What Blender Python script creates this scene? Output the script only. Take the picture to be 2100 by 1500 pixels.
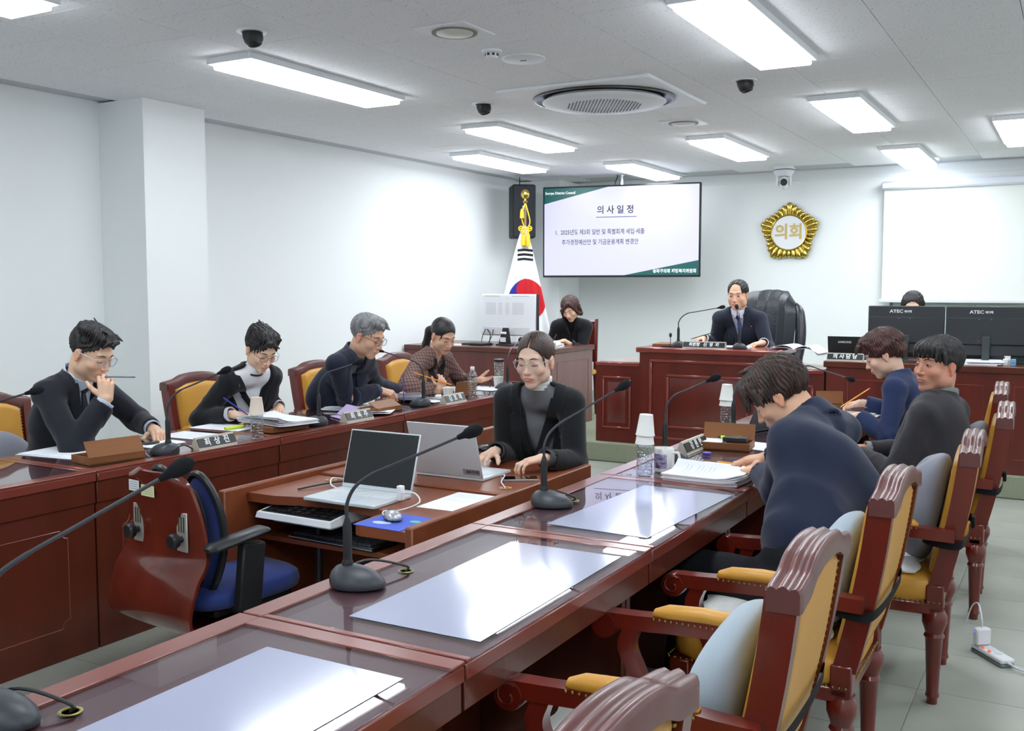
import bpy, bmesh, math, random
import numpy as np
from math import sin, cos, pi, radians, atan2, sqrt
from mathutils import Vector, Matrix, Euler
for o in list(bpy.data.objects): bpy.data.objects.remove(o)
SC = bpy.context.scene
COL = SC.collection
# ------------------------------------------------------------ camera
PITCH, YAW, EYE = radians(-4.45), radians(29.5), 1.5
cd = bpy.data.cameras.new('camera'); cam = bpy.data.objects.new('camera', cd); COL.objects.link(cam)
cd.sensor_width = 36; cd.lens = 2056/2100*36; cd.clip_start = .05; cd.clip_end = 60
cam.location = (0, 0, EYE); cam.rotation_euler = (pi/2+PITCH, 0, YAW)
SC.camera = cam
# ------------------------------------------------------------ world, exposure
w = bpy.data.worlds.new('world'); SC.world = w; w.use_nodes = True
w.node_tree.nodes['Background'].inputs[0].default_value = (.8, .88, 1, 1)
w.node_tree.nodes['Background'].inputs[1].default_value = .3
SC.view_settings.view_transform = 'Standard'; SC.view_settings.look = 'None'
SC.view_settings.gamma = 1; SC.view_settings.use_curve_mapping = False
SC.view_settings.exposure = 0.2
LIGHT_STRENGTH = 16
SC.cycles.max_bounces = 8; SC.cycles.diffuse_bounces = 5; SC.cycles.transparent_max_bounces = 12
SC.cycles.caustics_reflective = False; SC.cycles.caustics_refractive = False
SC.cycles.sample_clamp_indirect = 6
CEIL = 2.75; XW = -5.87; YB = 11.08; XR = 2.4; YF = -2.6; PLAT = .17

# ------------------------------------------------------------ materials
def lin(c):
    return tuple((v/255/12.92 if v/255 <= .04045 else ((v/255+.055)/1.055)**2.4) for v in c)
MATS = {}
def mat(name, rgb=None, rough=.5, spec=.5, metal=0, coat=0, coat_r=.05, noise=None, bump=None, emit=None, sheen=0, vcol=None, alpha=None, obj=True):
    """noise=(scale,(r,g,b),amount,stretch) mixes a second colour; bump=(scale,strength,stretch)"""
    if name in MATS: return MATS[name]
    m = bpy.data.materials.new(name); m.use_nodes = True; MATS[name] = m
    nt = m.node_tree; N = nt.nodes; L = nt.links
    b = N['Principled BSDF']
    if rgb: b.inputs['Base Color'].default_value = (*lin(rgb), 1)
    b.inputs['Roughness'].default_value = rough
    b.inputs['Specular IOR Level'].default_value = spec
    b.inputs['Metallic'].default_value = metal
    b.inputs['Coat Weight'].default_value = coat
    b.inputs['Coat Roughness'].default_value = coat_r
    if sheen: b.inputs['Sheen Weight'].default_value = sheen
    if emit is not None:
        b.inputs['Emission Color'].default_value = (*lin(rgb), 1); b.inputs['Emission Strength'].default_value = emit
    src = None
    def coords(st):
        tc = N.new('ShaderNodeTexCoord'); mp = N.new('ShaderNodeMapping')
        L.new(tc.outputs['Object'], mp.inputs[0]); mp.inputs['Scale'].default_value = st
        return mp.outputs[0]
    if vcol:
        a = N.new('ShaderNodeVertexColor'); a.layer_name = vcol; src = a.outputs['Color']
        L.new(src, b.inputs['Base Color'])
    if noise:
        sc, c2, amt, st = noise
        n = N.new('ShaderNodeTexNoise'); n.inputs['Scale'].default_value = sc; n.inputs['Detail'].default_value = 5
        L.new(coords(st), n.inputs['Vector'])
        r = N.new('ShaderNodeMapRange'); r.inputs[1].default_value = .35; r.inputs[2].default_value = .65; r.inputs[4].default_value = amt
        L.new(n.outputs[0], r.inputs[0])
        mx = N.new('ShaderNodeMix'); mx.data_type = 'RGBA'
        L.new(r.outputs[0], mx.inputs[0])
        if src: L.new(src, mx.inputs[6])
        else: mx.inputs[6].default_value = (*lin(rgb), 1)
        mx.inputs[7].default_value = (*lin(c2), 1)
        L.new(mx.outputs[2], b.inputs['Base Color'])
    if bump:
        sc, s, st = bump
        n = N.new('ShaderNodeTexNoise'); n.inputs['Scale'].default_value = sc; n.inputs['Detail'].default_value = 4
        L.new(coords(st), n.inputs['Vector'])
        bp = N.new('ShaderNodeBump'); bp.inputs['Strength'].default_value = s; bp.inputs['Distance'].default_value = .01
        L.new(n.outputs[0], bp.inputs['Height']); L.new(bp.outputs[0], b.inputs['Normal'])
    return m
def glass_mat(name, tint=(1, 1, 1), ior=1.5, rough=0.0, boost=1.0, base=0, bump=False):
    m = bpy.data.materials.new(name); m.use_nodes = True; nt = m.node_tree; N = nt.nodes; L = nt.links
    N.remove(N['Principled BSDF'])
    t = N.new('ShaderNodeBsdfTransparent'); t.inputs[0].default_value = (*tint, 1)
    g = N.new('ShaderNodeBsdfGlossy'); g.inputs['Roughness'].default_value = rough
    f = N.new('ShaderNodeFresnel'); f.inputs[0].default_value = ior
    mu = N.new('ShaderNodeMath'); mu.operation = 'MULTIPLY'; mu.inputs[1].default_value = boost; mu.use_clamp = True
    mx = N.new('ShaderNodeMixShader'); ge = N.new('ShaderNodeNewGeometry'); sb = N.new('ShaderNodeMath'); sb.operation = 'SUBTRACT'; sb.inputs[0].default_value = 1; L.new(ge.outputs['Backfacing'], sb.inputs[1])
    m2 = N.new('ShaderNodeMath'); m2.operation = 'MULTIPLY'; L.new(f.outputs[0], m2.inputs[0]); L.new(sb.outputs[0], m2.inputs[1]); L.new(m2.outputs[0], mu.inputs[0]); L.new(mu.outputs[0], mx.inputs[0])
    if base:
        ad = N.new('ShaderNodeMath'); ad.operation = 'ADD'; ad.use_clamp = True; ad.inputs[1].default_value = base; L.new(mu.outputs[0], ad.inputs[0]); L.new(ad.outputs[0], mx.inputs[0])
    if bump:
        tc = N.new('ShaderNodeTexCoord'); vo = N.new('ShaderNodeTexVoronoi'); vo.inputs['Scale'].default_value = 75; L.new(tc.outputs['Object'], vo.inputs['Vector'])
        bp = N.new('ShaderNodeBump'); bp.inputs['Distance'].default_value = .006; L.new(vo.outputs['Distance'], bp.inputs['Height']); L.new(bp.outputs[0], g.inputs['Normal']); L.new(bp.outputs[0], f.inputs['Normal'])
    L.new(t.outputs[0], mx.inputs[1]); L.new(g.outputs[0], mx.inputs[2])
    L.new(mx.outputs[0], N['Material Output'].inputs[0]); MATS[name] = m
    return m
WOOD = mat('mahogany', (94, 38, 22), .36, .45, coat=.3, coat_r=.12, noise=(9, (72, 27, 14), .7, (1, 1, .08)), bump=(60, .04, (1, 1, .1)))
WOODT = mat('mahogany_top_lit', (132, 62, 50), .3, .5, coat=.5, coat_r=.12, noise=(9, (112, 48, 38), .6, (1, .08, 1)))  # mahogany as lit from above, the brighter tone put into the colour
WOODB = mat('brown_desk_wood', (136, 72, 42), .4, .4, coat=.2, coat_r=.2, noise=(8, (112, 56, 30), .7, (.08, 1, 1)))
WOODC = mat('chair_wood', (110, 28, 12), .3, .5, coat=.5, coat_r=.1, noise=(12, (88, 22, 13), .7, (1, 1, .1)))
WOODTOP = mat('crest_wood_sheen', (104, 56, 54), .38, .5, coat=.35, coat_r=.2, noise=(12, (88, 44, 42), .7, (1, 1, .3)))  # chair wood with the mauve highlight of the crest painted into its colour
WOODBOX = mat('box_wood', (146, 96, 58), .5, .3, noise=(10, (122, 76, 44), .8, (.1, 1, 1)))
LEATHER = mat('yellow_leather', (206, 150, 56), .38, .45, noise=(5, (186, 130, 44), .5, (1, 1, 1)), bump=(180, .08, (1, 1, 1)))
BRASS = mat('brass', (190, 160, 80), .3, metal=1)
BRONZE = mat('nail_bronze', (150, 128, 72), .35, metal=1)
GOLD = mat('emblem_gold', (206, 180, 92), .22, metal=1)
WALL = mat('wall_paint', (242, 246, 247), .75, .2, bump=(300, .02, (1, 1, 1)))
PLASTICW = mat('white_plastic', (232, 235, 240), .4)
PLASTICG = mat('grey_plastic', (120, 124, 130), .45)
BLACK = mat('black_plastic', (28, 30, 34), .4)
BLACKM = mat('matt_black', (22, 23, 26), .6)
MICM = mat('mic_grey', (52, 56, 62), .42, bump=(400, .05, (1, 1, 1)))
FOAM = mat('mic_foam', (30, 31, 35), .95, .2, bump=(500, .3, (1, 1, 1)))
PAPER = mat('paper', (240, 243, 250), .8, .2)
PAPERG = mat('printed_ink', (150, 155, 175), .8, .1)
CHROME = mat('chrome', (190, 192, 195), .2, metal=1)
RUBBER = mat('black_strap', (26, 26, 28), .8, .2, bump=(300, .1, (1, 1, 1)))
BLUEF = mat('blue_fabric', (36, 62, 128), .9, .2, noise=(60, (74, 62, 110), .4, (1, 1, 1)), sheen=.2)
CUSHL = mat('light_blue_cushion', (178, 194, 208), .9, .2, sheen=.3, bump=(200, .1, (1, 1, 1)))
CUSHG = mat('grey_cushion', (132, 134, 146), .9, .2, sheen=.3, bump=(200, .1, (1, 1, 1)))
FURW = mat('white_seat_pad', (232, 234, 230), .95, .1, sheen=.4, bump=(90, .5, (1, 1, 1)))
GLASS = glass_mat('desk_glass', (.93, .95, .97), 1.5, 0.0, 1.5)
CLEAR = glass_mat('clear_plastic', (.93, .95, .96), 1.45, .08, 2.2, base=.10, bump=True)

# ------------------------------------------------------------ object helpers
def link(o): COL.objects.link(o); return o
def tag(o, label=None, cat=None, group=None, kind=None):
    if label: o['label'] = label
    if cat: o['category'] = cat
    if group: o['group'] = group
    if kind: o['kind'] = kind
    return o
def thing(name, label, cat, loc=(0, 0, 0), rz=0, group=None):
    o = bpy.data.objects.new(name, None); link(o); o.location = loc; o.rotation_euler = (0, 0, rz)
    o.empty_display_size = .05
    return tag(o, label, cat, group)
def dup(root, loc=None, rz=None, label=None, group=None):
    def cp(o, par):
        c = o.copy(); link(c); c.parent = par
        for k in list(o.children): cp(k, c)
        return c
    r = cp(root, root.parent)
    if loc is not None: r.location = loc
    if rz is not None: r.rotation_euler = (0, 0, rz)
    if label: r['label'] = label
    if group: r['group'] = group
    return r
def fin(name, me, m, parent=None, origin=None):
    for x in (m if isinstance(m, (list, tuple)) else [m]): me.materials.append(x)
    o = bpy.data.objects.new(name, me); link(o)
    if origin is not None:
        me.transform(Matrix.Translation(-Vector(origin))); 
        if parent is None: o.location = origin
    if parent: o.parent = parent
    return o
def frame(d, up=(0, 0, 1)):
    d = Vector(d).normalized(); u = Vector(up)
    if abs(d.dot(u)) > .98: u = Vector((1, 0, 0))
    x = d.cross(u).normalized(); z = x.cross(d).normalized()
    return x, d, z
class MB:
    def __init__(s, off=(0, 0, 0)): s.bm = bmesh.new(); s.off = Vector(off); s.mi = 0
    def _new(s, vs, fs, smooth=True):
        vv = [s.bm.verts.new(Vector(v)-s.off) for v in vs]
        for f in fs:
            try:
                q = s.bm.faces.new([vv[i] for i in f]); q.material_index = s.mi
            except ValueError: pass
        return vv
    def box(s, lo, hi, bev=0, R=None, c=None):
        """axis box lo..hi; with R (3x3 Matrix) rotated about c"""
        lo = Vector(lo); hi = Vector(hi); ctr = (lo+hi)/2; sz = hi-lo
        r = bmesh.ops.create_cube(s.bm, size=1)['verts']
        M = Matrix.Diagonal((*sz, 1))
        bmesh.ops.transform(s.bm, matrix=M, verts=r)
        if bev:
            es = list({e for v in r for e in v.link_edges})
            q = bmesh.ops.bevel(s.bm, geom=es, offset=bev, segments=1, affect='EDGES', clamp_overlap=True)
            r = list({v for f in q['faces'] for v in f.verts} | {v for v in r if v.is_valid})
            st = list(r); seen = set(st)
            while st:
                v = st.pop()
                for e in v.link_edges:
                    o = e.other_vert(v)
                    if o not in seen: seen.add(o); st.append(o)
            r = list(seen)
        T = Matrix.Translation(ctr-s.off)
        if R is not None:
            cc = Vector(c) if c is not None else ctr
            T = Matrix.Translation(cc-s.off) @ R.to_4x4() @ Matrix.Translation(ctr-cc)
        bmesh.ops.transform(s.bm, matrix=T, verts=r)
        for f in {f for v in r for f in v.link_faces}: f.material_index = s.mi
        return s
    def prism(s, poly, a, b, M=None, bev=0):
        """poly in local xy extruded from z=a to z=b, then matrix M (4x4)"""
        n = len(poly); M = M or Matrix.Identity(4)
        vs = [M @ Vector((x, y, a)) for x, y in poly]+[M @ Vector((x, y, b)) for x, y in poly]
        fs = [list(range(n))[::-1], list(range(n, 2*n))]+[[i, (i+1) % n, n+(i+1) % n, n+i] for i in range(n)]
        s._new(vs, fs); return s
    def tube(s, pts, r, n=8, cap=True, flat=1.0, up=(0, 0, 1)):
        pts = [Vector(p) for p in pts]; rr = r if isinstance(r, (list, tuple)) else [r]*len(pts)
        vs = []; fs = []; px = None
        for i, p in enumerate(pts):
            d = (pts[min(i+1, len(pts)-1)]-pts[max(i-1, 0)])
            if d.length < 1e-9: d = Vector((0, 0, 1))
            d.normalize()
            if px is None: x, _, z = frame(d, up)
            else:
                x = (px-d*px.dot(d)); x.normalize(); z = x.cross(d)
            px = x
            for k in range(n):
                t = 2*pi*k/n; vs.append(p+x*(cos(t)*rr[i])+z*(sin(t)*rr[i]*flat))
        for i in range(len(pts)-1):
            for k in range(n):
                a = i*n+k; b = i*n+(k+1) % n; fs.append([a, b, b+n, a+n])
        if cap: fs.append(list(range(n))[::-1]); fs.append([(len(pts)-1)*n+k for k in range(n)])
        s._new(vs, fs); return s
    def lathe(s, prof, n=16, M=None, c=(0, 0, 0), sx=1, sy=1):
        M = M or Matrix.Translation(Vector(c)); vs = []; fs = []
        for r, z in prof:
            for k in range(n):
                t = 2*pi*k/n; vs.append(M @ Vector((cos(t)*r*sx, sin(t)*r*sy, z)))
        for i in range(len(prof)-1):
            for k in range(n):
                a = i*n+k; b = i*n+(k+1) % n; fs.append([a, b, b+n, a+n])
        fs.append(list(range(n))[::-1]); fs.append([(len(prof)-1)*n+k for k in range(n)])
        s._new(vs, fs); return s
    def ell(s, c, r, R=None, n=14, m=9):
        M = Matrix.Translation(Vector(c)) @ (R.to_4x4() if R is not None else Matrix.Identity(4))
        vs = []; fs = []
        for i in range(1, m):
            p = pi*i/m
            for k in range(n):
                t = 2*pi*k/n; vs.append(M @ Vector((r[0]*sin(p)*cos(t), r[1]*sin(p)*sin(t), r[2]*cos(p))))
        vs.append(M @ Vector((0, 0, r[2]))); vs.append(M @ Vector((0, 0, -r[2]))); T = len(vs)-2
        for i in range(m-2):
            for k in range(n):
                a = i*n+k; b = i*n+(k+1) % n; fs.append([a, a+n, b+n, b])
        for k in range(n):
            fs.append([T, k, (k+1) % n]); a = (m-2)*n; fs.append([T+1, a+(k+1) % n, a+k])
        s._new(vs, fs); return s
    def grid(s, f, nu, nv, closeu=False, thick=0):
        """f(u,v)->point; thick adds a back side along -normal"""
        P = [[Vector(f(i/nu, j/nv)) for j in range(nv+1)] for i in range(nu+1)]
        def idx(i, j): return i*(nv+1)+j
        vs = [P[i][j] for i in range(nu+1) for j in range(nv+1)]
        fs = [[idx(i, j), idx(i+1, j), idx(i+1, j+1), idx(i, j+1)] for i in range(nu) for j in range(nv)]
        if thick:
            Nn = []
            for i in range(nu+1):
                for j in range(nv+1):
                    du = P[min(i+1, nu)][j]-P[max(i-1, 0)][j]; dv = P[i][min(j+1, nv)]-P[i][max(j-1, 0)]
                    n = du.cross(dv); n.normalize(); Nn.append(n)
            o = len(vs); vs += [v-n*thick for v, n in zip(vs, Nn)]
            fs += [[o+q for q in f_[::-1]] for f_ in fs[:]]
            for i in range(nu):
                fs.append([idx(i, 0), o+idx(i, 0), o+idx(i+1, 0), idx(i+1, 0)]); fs.append([idx(i+1, nv), o+idx(i+1, nv), o+idx(i, nv), idx(i, nv)])
            for j in range(nv):
                fs.append([idx(0, j+1), o+idx(0, j+1), o+idx(0, j), idx(0, j)]); fs.append([idx(nu, j), o+idx(nu, j), o+idx(nu, j+1), idx(nu, j+1)])
        s._new(vs, fs); return s
    def build(s, name, m, parent=None, ang=38, label=None):
        bm = s.bm; bmesh.ops.recalc_face_normals(bm, faces=bm.faces)
        ca = radians(ang)
        for f in bm.faces: f.smooth = True
        for e in bm.edges:
            e.smooth = not (len(e.link_faces) == 2 and e.calc_face_angle(0) > ca)
        me = bpy.data.meshes.new(name); bm.to_mesh(me); bm.free()
        o = fin(name, me, m, parent)
        if parent is None: o.location = s.off
        if label: o['label'] = label
        return o
def Rz(a): return Matrix.Rotation(a, 3, 'Z')
def Rx(a): return Matrix.Rotation(a, 3, 'X')
def Ry(a): return Matrix.Rotation(a, 3, 'Y')
def bez(p, n=12):
    """Catmull-Rom through points"""
    p = [Vector(q) for q in p]; P = [2*p[0]-p[1]]+p+[2*p[-1]-p[-2]]; out = []
    for i in range(1, len(P)-2):
        for k in range(n):
            t = k/n; a, b, c, d = P[i-1], P[i], P[i+1], P[i+2]
            out.append(.5*((2*b)+(c-a)*t+(2*a-5*b+4*c-d)*t*t+(3*b-a-3*c+d)*t**3))
    out.append(p[-1]); return out
def text(name, s, size, M, m, parent=None, ext=.0006, ax='CENTER', sx=1, bold=0, space=1):
    cu = bpy.data.curves.new('t', 'FONT'); cu.body = s; cu.size = size; cu.extrude = ext; cu.offset = bold
    cu.align_x = ax; cu.align_y = 'CENTER'; cu.resolution_u = 2; cu.space_character = space
    o = bpy.data.objects.new('t', cu); link(o); bpy.context.view_layer.update()
    me = bpy.data.meshes.new_from_object(o.evaluated_get(bpy.context.evaluated_depsgraph_get()))
    bpy.data.objects.remove(o); bpy.data.curves.remove(cu)
    me.transform(Matrix(M) @ Matrix.Diagonal((sx, 1, 1, 1))); me.materials.clear()
    return fin(name, me, m, parent)
def TM(loc, xdir, ydir):
    """4x4 whose local x/y/z are xdir, ydir and their cross product"""
    x = Vector(xdir).normalized(); y = Vector(ydir).normalized(); z = x.cross(y).normalized(); y = z.cross(x)
    M = Matrix((x, y, z)).transposed().to_4x4(); M.translation = Vector(loc); return M
# ============================================================ the room
def slab(name, lo, hi, m, bev=0):
    c = ((lo[0]+hi[0])/2, (lo[1]+hi[1])/2, lo[2]); b = MB(c); b.box(lo, hi, bev); o = b.build(name, m); o['kind'] = 'structure'; return o
FLOOR = mat('floor_base', (150, 154, 146), .7)
TILE = mat('vinyl_tile', (176, 180, 170), .35, .4, noise=(3, (160, 165, 156), .7, (1, 1, 1)))
CEILM = mat('ceiling_base', (200, 203, 208), .9)
# ceiling tile: pale board with small fissures
def ceil_tile_mat():
    m = mat('ceiling_tile', (214, 217, 223), .9, .1); nt = m.node_tree; N = nt.nodes; L = nt.links; b = N['Principled BSDF']
    tc = N.new('ShaderNodeTexCoord'); mp = N.new('ShaderNodeMapping'); mp.inputs['Scale'].default_value = (1.9, 1, 1); L.new(tc.outputs['Object'], mp.inputs[0])
    v = N.new('ShaderNodeTexNoise'); v.inputs['Scale'].default_value = 62; v.inputs['Detail'].default_value = 1.5; L.new(mp.outputs[0], v.inputs['Vector'])
    r = N.new('ShaderNodeMapRange'); r.inputs[1].default_value = .29; r.inputs[2].default_value = .34; r.inputs[3].default_value = 1; r.inputs[4].default_value = 0; L.new(v.outputs[0], r.inputs[0])
    mx = N.new('ShaderNodeMix'); mx.data_type = 'RGBA'; mx.inputs[6].default_value = (*lin((240, 242, 246)), 1); mx.inputs[7].default_value = (*lin((165, 168, 175)), 1)
    L.new(r.outputs[0], mx.inputs[0]); L.new(mx.outputs[2], b.inputs['Base Color'])
    return m
CT = ceil_tile_mat()
slab('floor', (XW, YF, -.12), (XR, YB, -.004), FLOOR)
fl = bpy.data.objects['floor']
# vinyl tiles where the floor shows (right aisle and centre), 0.45 m squares with hairline joints
b = MB((0, 0, 0)); b.box((-.2235, -.2235, -.0035), (.2235, .2235, .0)); proto_tile = b.build('floor_tile', TILE, fl)
k = 0
for i in range(-13, 6):
    for j in range(-5, 18):
        x = i*.45+.2; y = j*.45+.1
        if x-.225 < XW or x+.225 > XR or y-.225 < YF or y+.225 > 7.8+.4: continue
        if k == 0: t = proto_tile
        else: t = proto_tile.copy(); link(t); t.parent = fl
        t.location = (x-fl.location.x, y-fl.location.y, -fl.location.z); k += 1
        if k >= 290: break
    if k >= 290: break
slab('ceiling', (XW, YF, CEIL+.012), (XR, YB, CEIL+.12), CEILM)
ce = bpy.data.objects['ceiling']
b = MB((0, 0, 0)); b.box((-.2985, -.2985, 0), (.2985, .2985, .012), .0015); ctp = b.build('ceiling_tile', CT, ce)
k = 0
for i in range(-10, 4):
    for j in range(-5, 19):
        x = i*.6+.02+.3*0; y = j*.6+(.3 if i % 2 else 0)+.05
        if x-.3 < XW-.02 or x+.3 > XR+.3 or y-.3 < YF-.1 or y+.3 > YB+.05: continue
        if k >= 299: break
        if k == 0: t = ctp
        else: t = ctp.copy(); link(t); t.parent = ce
        t.location = (x-ce.location.x, y-ce.location.y, CEIL-ce.location.z); k += 1
slab('wall_left', (XW-.12, YF, 0), (XW, YB, CEIL+.02), WALL)
slab('wall_right', (XR, YF, 0), (XR+.12, YB, CEIL+.02), WALL)
slab('wall_back', (XW, YB, 0), (XR, YB+.12, CEIL+.02), WALL)
slab('wall_front', (XW, YF-.12, 0), (XR, YF, CEIL+.02), WALL)
slab('wall_pillar', (XW, 4.65, 0), (-5.43, 5.19, CEIL), WALL)
slab('wall_corner', (XW, 10.54, 0), (-5.33, YB, CEIL), WALL)
slab('trim_1', (-5.33, YB-.012, CEIL-.1), (XR, YB, CEIL-.0), WALL)
CARPET = mat('green_carpet', (158, 162, 142), .98, .1, noise=(120, (138, 144, 122), .6, (1, 1, 1)), bump=(300, .4, (1, 1, 1)))
o = slab('floor_platform', (XW, 7.85, 0), (XR, YB, PLAT), CARPET, .012); 
slab('baseboard_back', (-5.33, YB-.015, PLAT), (XR, YB, PLAT+.08), mat('skirting', (190, 190, 184), .6))

# ---- ceiling lights
EM = bpy.data.materials.new('light_diffuser'); EM.use_nodes = True
EM.node_tree.nodes['Principled BSDF'].inputs['Base Color'].default_value = (.9, .9, .9, 1)
EM.node_tree.nodes['Principled BSDF'].inputs['Emission Color'].default_value = (.90, .955, 1, 1)
EM.node_tree.nodes['Principled BSDF'].inputs['Emission Strength'].default_value = LIGHT_STRENGTH
FRM = mat('light_frame', (235, 238, 242), .5)
t0 = thing('ceiling_light', 'x', 'ceiling light', (0, 0, CEIL))
b = MB(); W2, L2 = .165, .70
for lo, hi in (((-W2, -L2, -.035), (-W2+.025, L2, 0)), ((W2-.025, -L2, -.035), (W2, L2, 0)), ((-W2+.025, -L2, -.035), (W2-.025, -L2+.025, 0)), ((-W2+.025, L2-.025, -.035), (W2-.025, L2, 0))): b.box(lo, hi, .003)
b.build('frame', FRM, t0)
b = MB(); b.box((-W2+.025, -L2+.025, -.062), (W2-.025, L2-.025, -.02), .006); b.build('diffuser', EM, t0)
LIGHTS = [(-4.04, 4.74, 'long ceiling light nearest the left wall, second from the viewer'), (-1.44, 4.88, 'big bright ceiling light cut by the top edge of the frame'),
 (-1.44, 7.47, 'ceiling light above the wall emblem side, middle of its row'), (-4.04, 7.33, 'ceiling light in front of the television, nearer of two'),
 (-5.0, 8.64, 'ceiling light closest to the left wall corner'), (-4.04, 9.97, 'ceiling light right before the wall television'),
 (-2.74, 8.75, 'ceiling light behind the round air conditioner'), (-1.44, 10.16, 'ceiling light touching the back wall above the screen'),
 (-.45, 8.92, 'ceiling light cut by the right edge of the frame'), (-4.04, 2.2, 'ceiling light at the upper left corner, mostly out of frame'),
 (-1.44, 2.3, 'ceiling light above the near desks'), (-4.04, -.4, 'unseen ceiling light added behind the viewer on the left'), (-1.44, -.4, 'unseen ceiling light added behind the viewer'),
 (.9, 2.3, 'ceiling light to the right of the viewer'), (.9, 4.88, 'ceiling light to the right of the aisle'), (.9, 7.47, 'ceiling light over the right aisle far end'), (.9, -.4, 'unseen ceiling light added behind the viewer on the right')]  # those behind the viewer are unseen, added to light the room
for i, (x, y, lb) in enumerate(LIGHTS):
    t = t0 if i == 0 else dup(t0)
    t.location = (x, y, CEIL); t['label'] = lb; t['group'] = 'long ceiling lights'
# ---- round cassette air conditioner
t = thing('air_conditioner', 'round white cassette air conditioner in a square ceiling panel', 'air conditioner', (-2.76, 6.1, CEIL))
b = MB(); b.box((-.52, -.52, -.022), (.52, .52, 0), .006); b.build('panel', PLASTICW, t)
b = MB(); b.lathe([(.465, -.02), (.465, -.030), (.445, -.034), (.43, -.024), (.33, -.0225)], 48); b.build('air_outlet', mat('dark_gloss', (40, 42, 48), .25), t)
b = MB(); b.lathe([(.20, -.02), (.385, -.028), (.405, -.046), (.39, -.058), (.28, -.066), (.0001, -.068)], 48); gr = b.build('round_cover', PLASTICW, t)
b = MB(); 
for i in range(-11, 12):
    for j in range(-12, 13):
        x, y = i*.024+(j % 2)*.012, j*.021
        if x*x+y*y < .062: b.lathe([(.0065, -.0645), (.0065, -.069)], 6, c=(x, y, 0))
b.build('vent_holes', mat('vent_hole', (150, 155, 162), .8), gr)['kind'] = 'stuff'
# ---- square downlights
def downlight(x, y, lb, s=.145):
    t = thing('downlight', lb, 'downlight', (x, y, CEIL), 0, 'square framed round downlights')
    b = MB(); b.box((-s, -s, -.008), (s, s, 0), .002); b.build('plate', PLASTICW, t)
    b = MB(); b.lathe([(.112, -.006), (.112, -.014), (.098, -.014), (.094, -.009)], 28); b.build('ring', mat('ring_shadow', (120, 118, 112), .5), t)
    b = MB(); b.lathe([(.094, -.006), (.09, -.016), (.06, -.022), (.0001, -.024)], 28); b.build('lens', mat('dim_lens', (214, 214, 204), .35), t)
downlight(-2.71, 4.22, 'round unlit downlight in a square white plate, nearer of two')
downlight(-2.67, 7.36, 'round unlit downlight in a square white plate beyond the air conditioner')
t = thing('smoke_detector', 'small white smoke detector next to the flush round speaker', 'smoke detector', (-2.76, 4.66, CEIL))
b = MB(); b.lathe([(.055, 0), (.055, -.012), (.035, -.016), (.035, -.03), (.03, -.04), (.0001, -.042)], 20); b.build('body', PLASTICW, t)
b = MB()
for k in range(8): a = k*pi/4; b.box((.0335, -.007, -.03), (.0365, .007, -.018), R=Rz(a), c=(0, 0, -.02))
b.build('slots', BLACK, t)
t = thing('ceiling_speaker', 'flush round white speaker in the ceiling beside the smoke detector', 'speaker', (-2.7, 4.9, CEIL))
b = MB(); b.lathe([(.12, 0), (.12, -.006), (.11, -.011), (.0001, -.012)], 32); b.build('grille', PLASTICW, t)
b = MB(); b.box((-.018, -.006, -.0145), (.018, .006, -.011)); b.build('badge', PLASTICG, t)
for x, y, lb in ((-3.58, 3.74, 'black ceiling spotlight nearest the viewer on the left'), (-3.6, 5.96, 'black ceiling spotlight left of the air conditioner'), (-1.82, 6.07, 'black ceiling spotlight right of the air conditioner')):
    t = thing('ceiling_spotlight', lb, 'spotlight', (x, y, CEIL), 0, 'black half-recessed ceiling spotlights')
    b = MB(); b.lathe([(.075, 0), (.073, -.005), (.05, -.006), (.05, 0)], 24); b.build('trim_ring', PLASTICW, t)
    b = MB(); M = Matrix.Translation((0, 0, -.0)) @ Ry(radians(-18)).to_4x4()
    b.lathe([(.047, .0), (.05, -.02), (.046, -.05), (.034, -.068), (.03, -.066), (.0001, -.05)], 20, M=M); b.build('lamp_head', BLACK, t)
# ---- camera dome near the emblem
t = thing('dome_camera', 'white pan-tilt camera hanging from the ceiling above the gold emblem', 'camera', (-2.73, 10.56, CEIL), radians(15))
b = MB(); b.lathe([(.10, 0), (.10, -.03), (.105, -.05), (.10, -.06), (.085, -.085), (.075, -.1), (.0001, -.1)], 28); b.build('mount', PLASTICW, t)
b = MB(); b.lathe([(.1025, -.03), (.1025, -.038)], 28); b.build('dark_slot', BLACK, t)
b = MB(); b.box((-.075, -.05, -.2), (-.052, .05, -.09), .01); b.box((.052, -.05, -.2), (.075, .05, -.09), .01); b.build('bracket', PLASTICW, t)
b = MB(); b.ell((0, -.01, -.165), (.052, .062, .07)); hd = b.build('camera_head', PLASTICW, t)
b = MB(); b.lathe([(.036, .0), (.036, .02), (.026, .024), (.0001, .018)], 20, M=TM((0, -.06, -.165), (1, 0, 0), (0, 0, 1))); b.build('lens', BLACK, hd)

# ---- projection screen on the back wall
t = thing('projection_screen', 'white roll-down projection screen on the back wall at the right', 'screen', (-.2, YB-.1, 1.34))
yb = YB-.1
b = MB(t.location); b.box((-1.83, yb-.05, 2.5), (1.5, yb+.06, 2.585), .02); b.build('case', mat('screen_case', (225, 230, 242), .3), t)
SCRM = mat('screen_cloth', (246, 250, 246), .7, .2)
b = MB(t.location); b.box((-1.80, yb, 1.38), (1.47, yb+.004, 2.5)); b.build('screen_cloth', SCRM, t)
b = MB(t.location); b.box((-1.83, yb-.012, 1.345), (1.5, yb+.014, 1.38), .006); b.build('bottom_bar', PLASTICW, t)
t = thing('whiteboard', 'pale green-grey board edge showing under the projection screen', 'board', (-.4, YB-.03, .9))
b = MB(t.location); b.box((-1.7, YB-.03, .92), (1.3, YB-.01, 1.45), .003); b.build('panel', mat('board_face', (188, 203, 200), .4), t)
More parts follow.
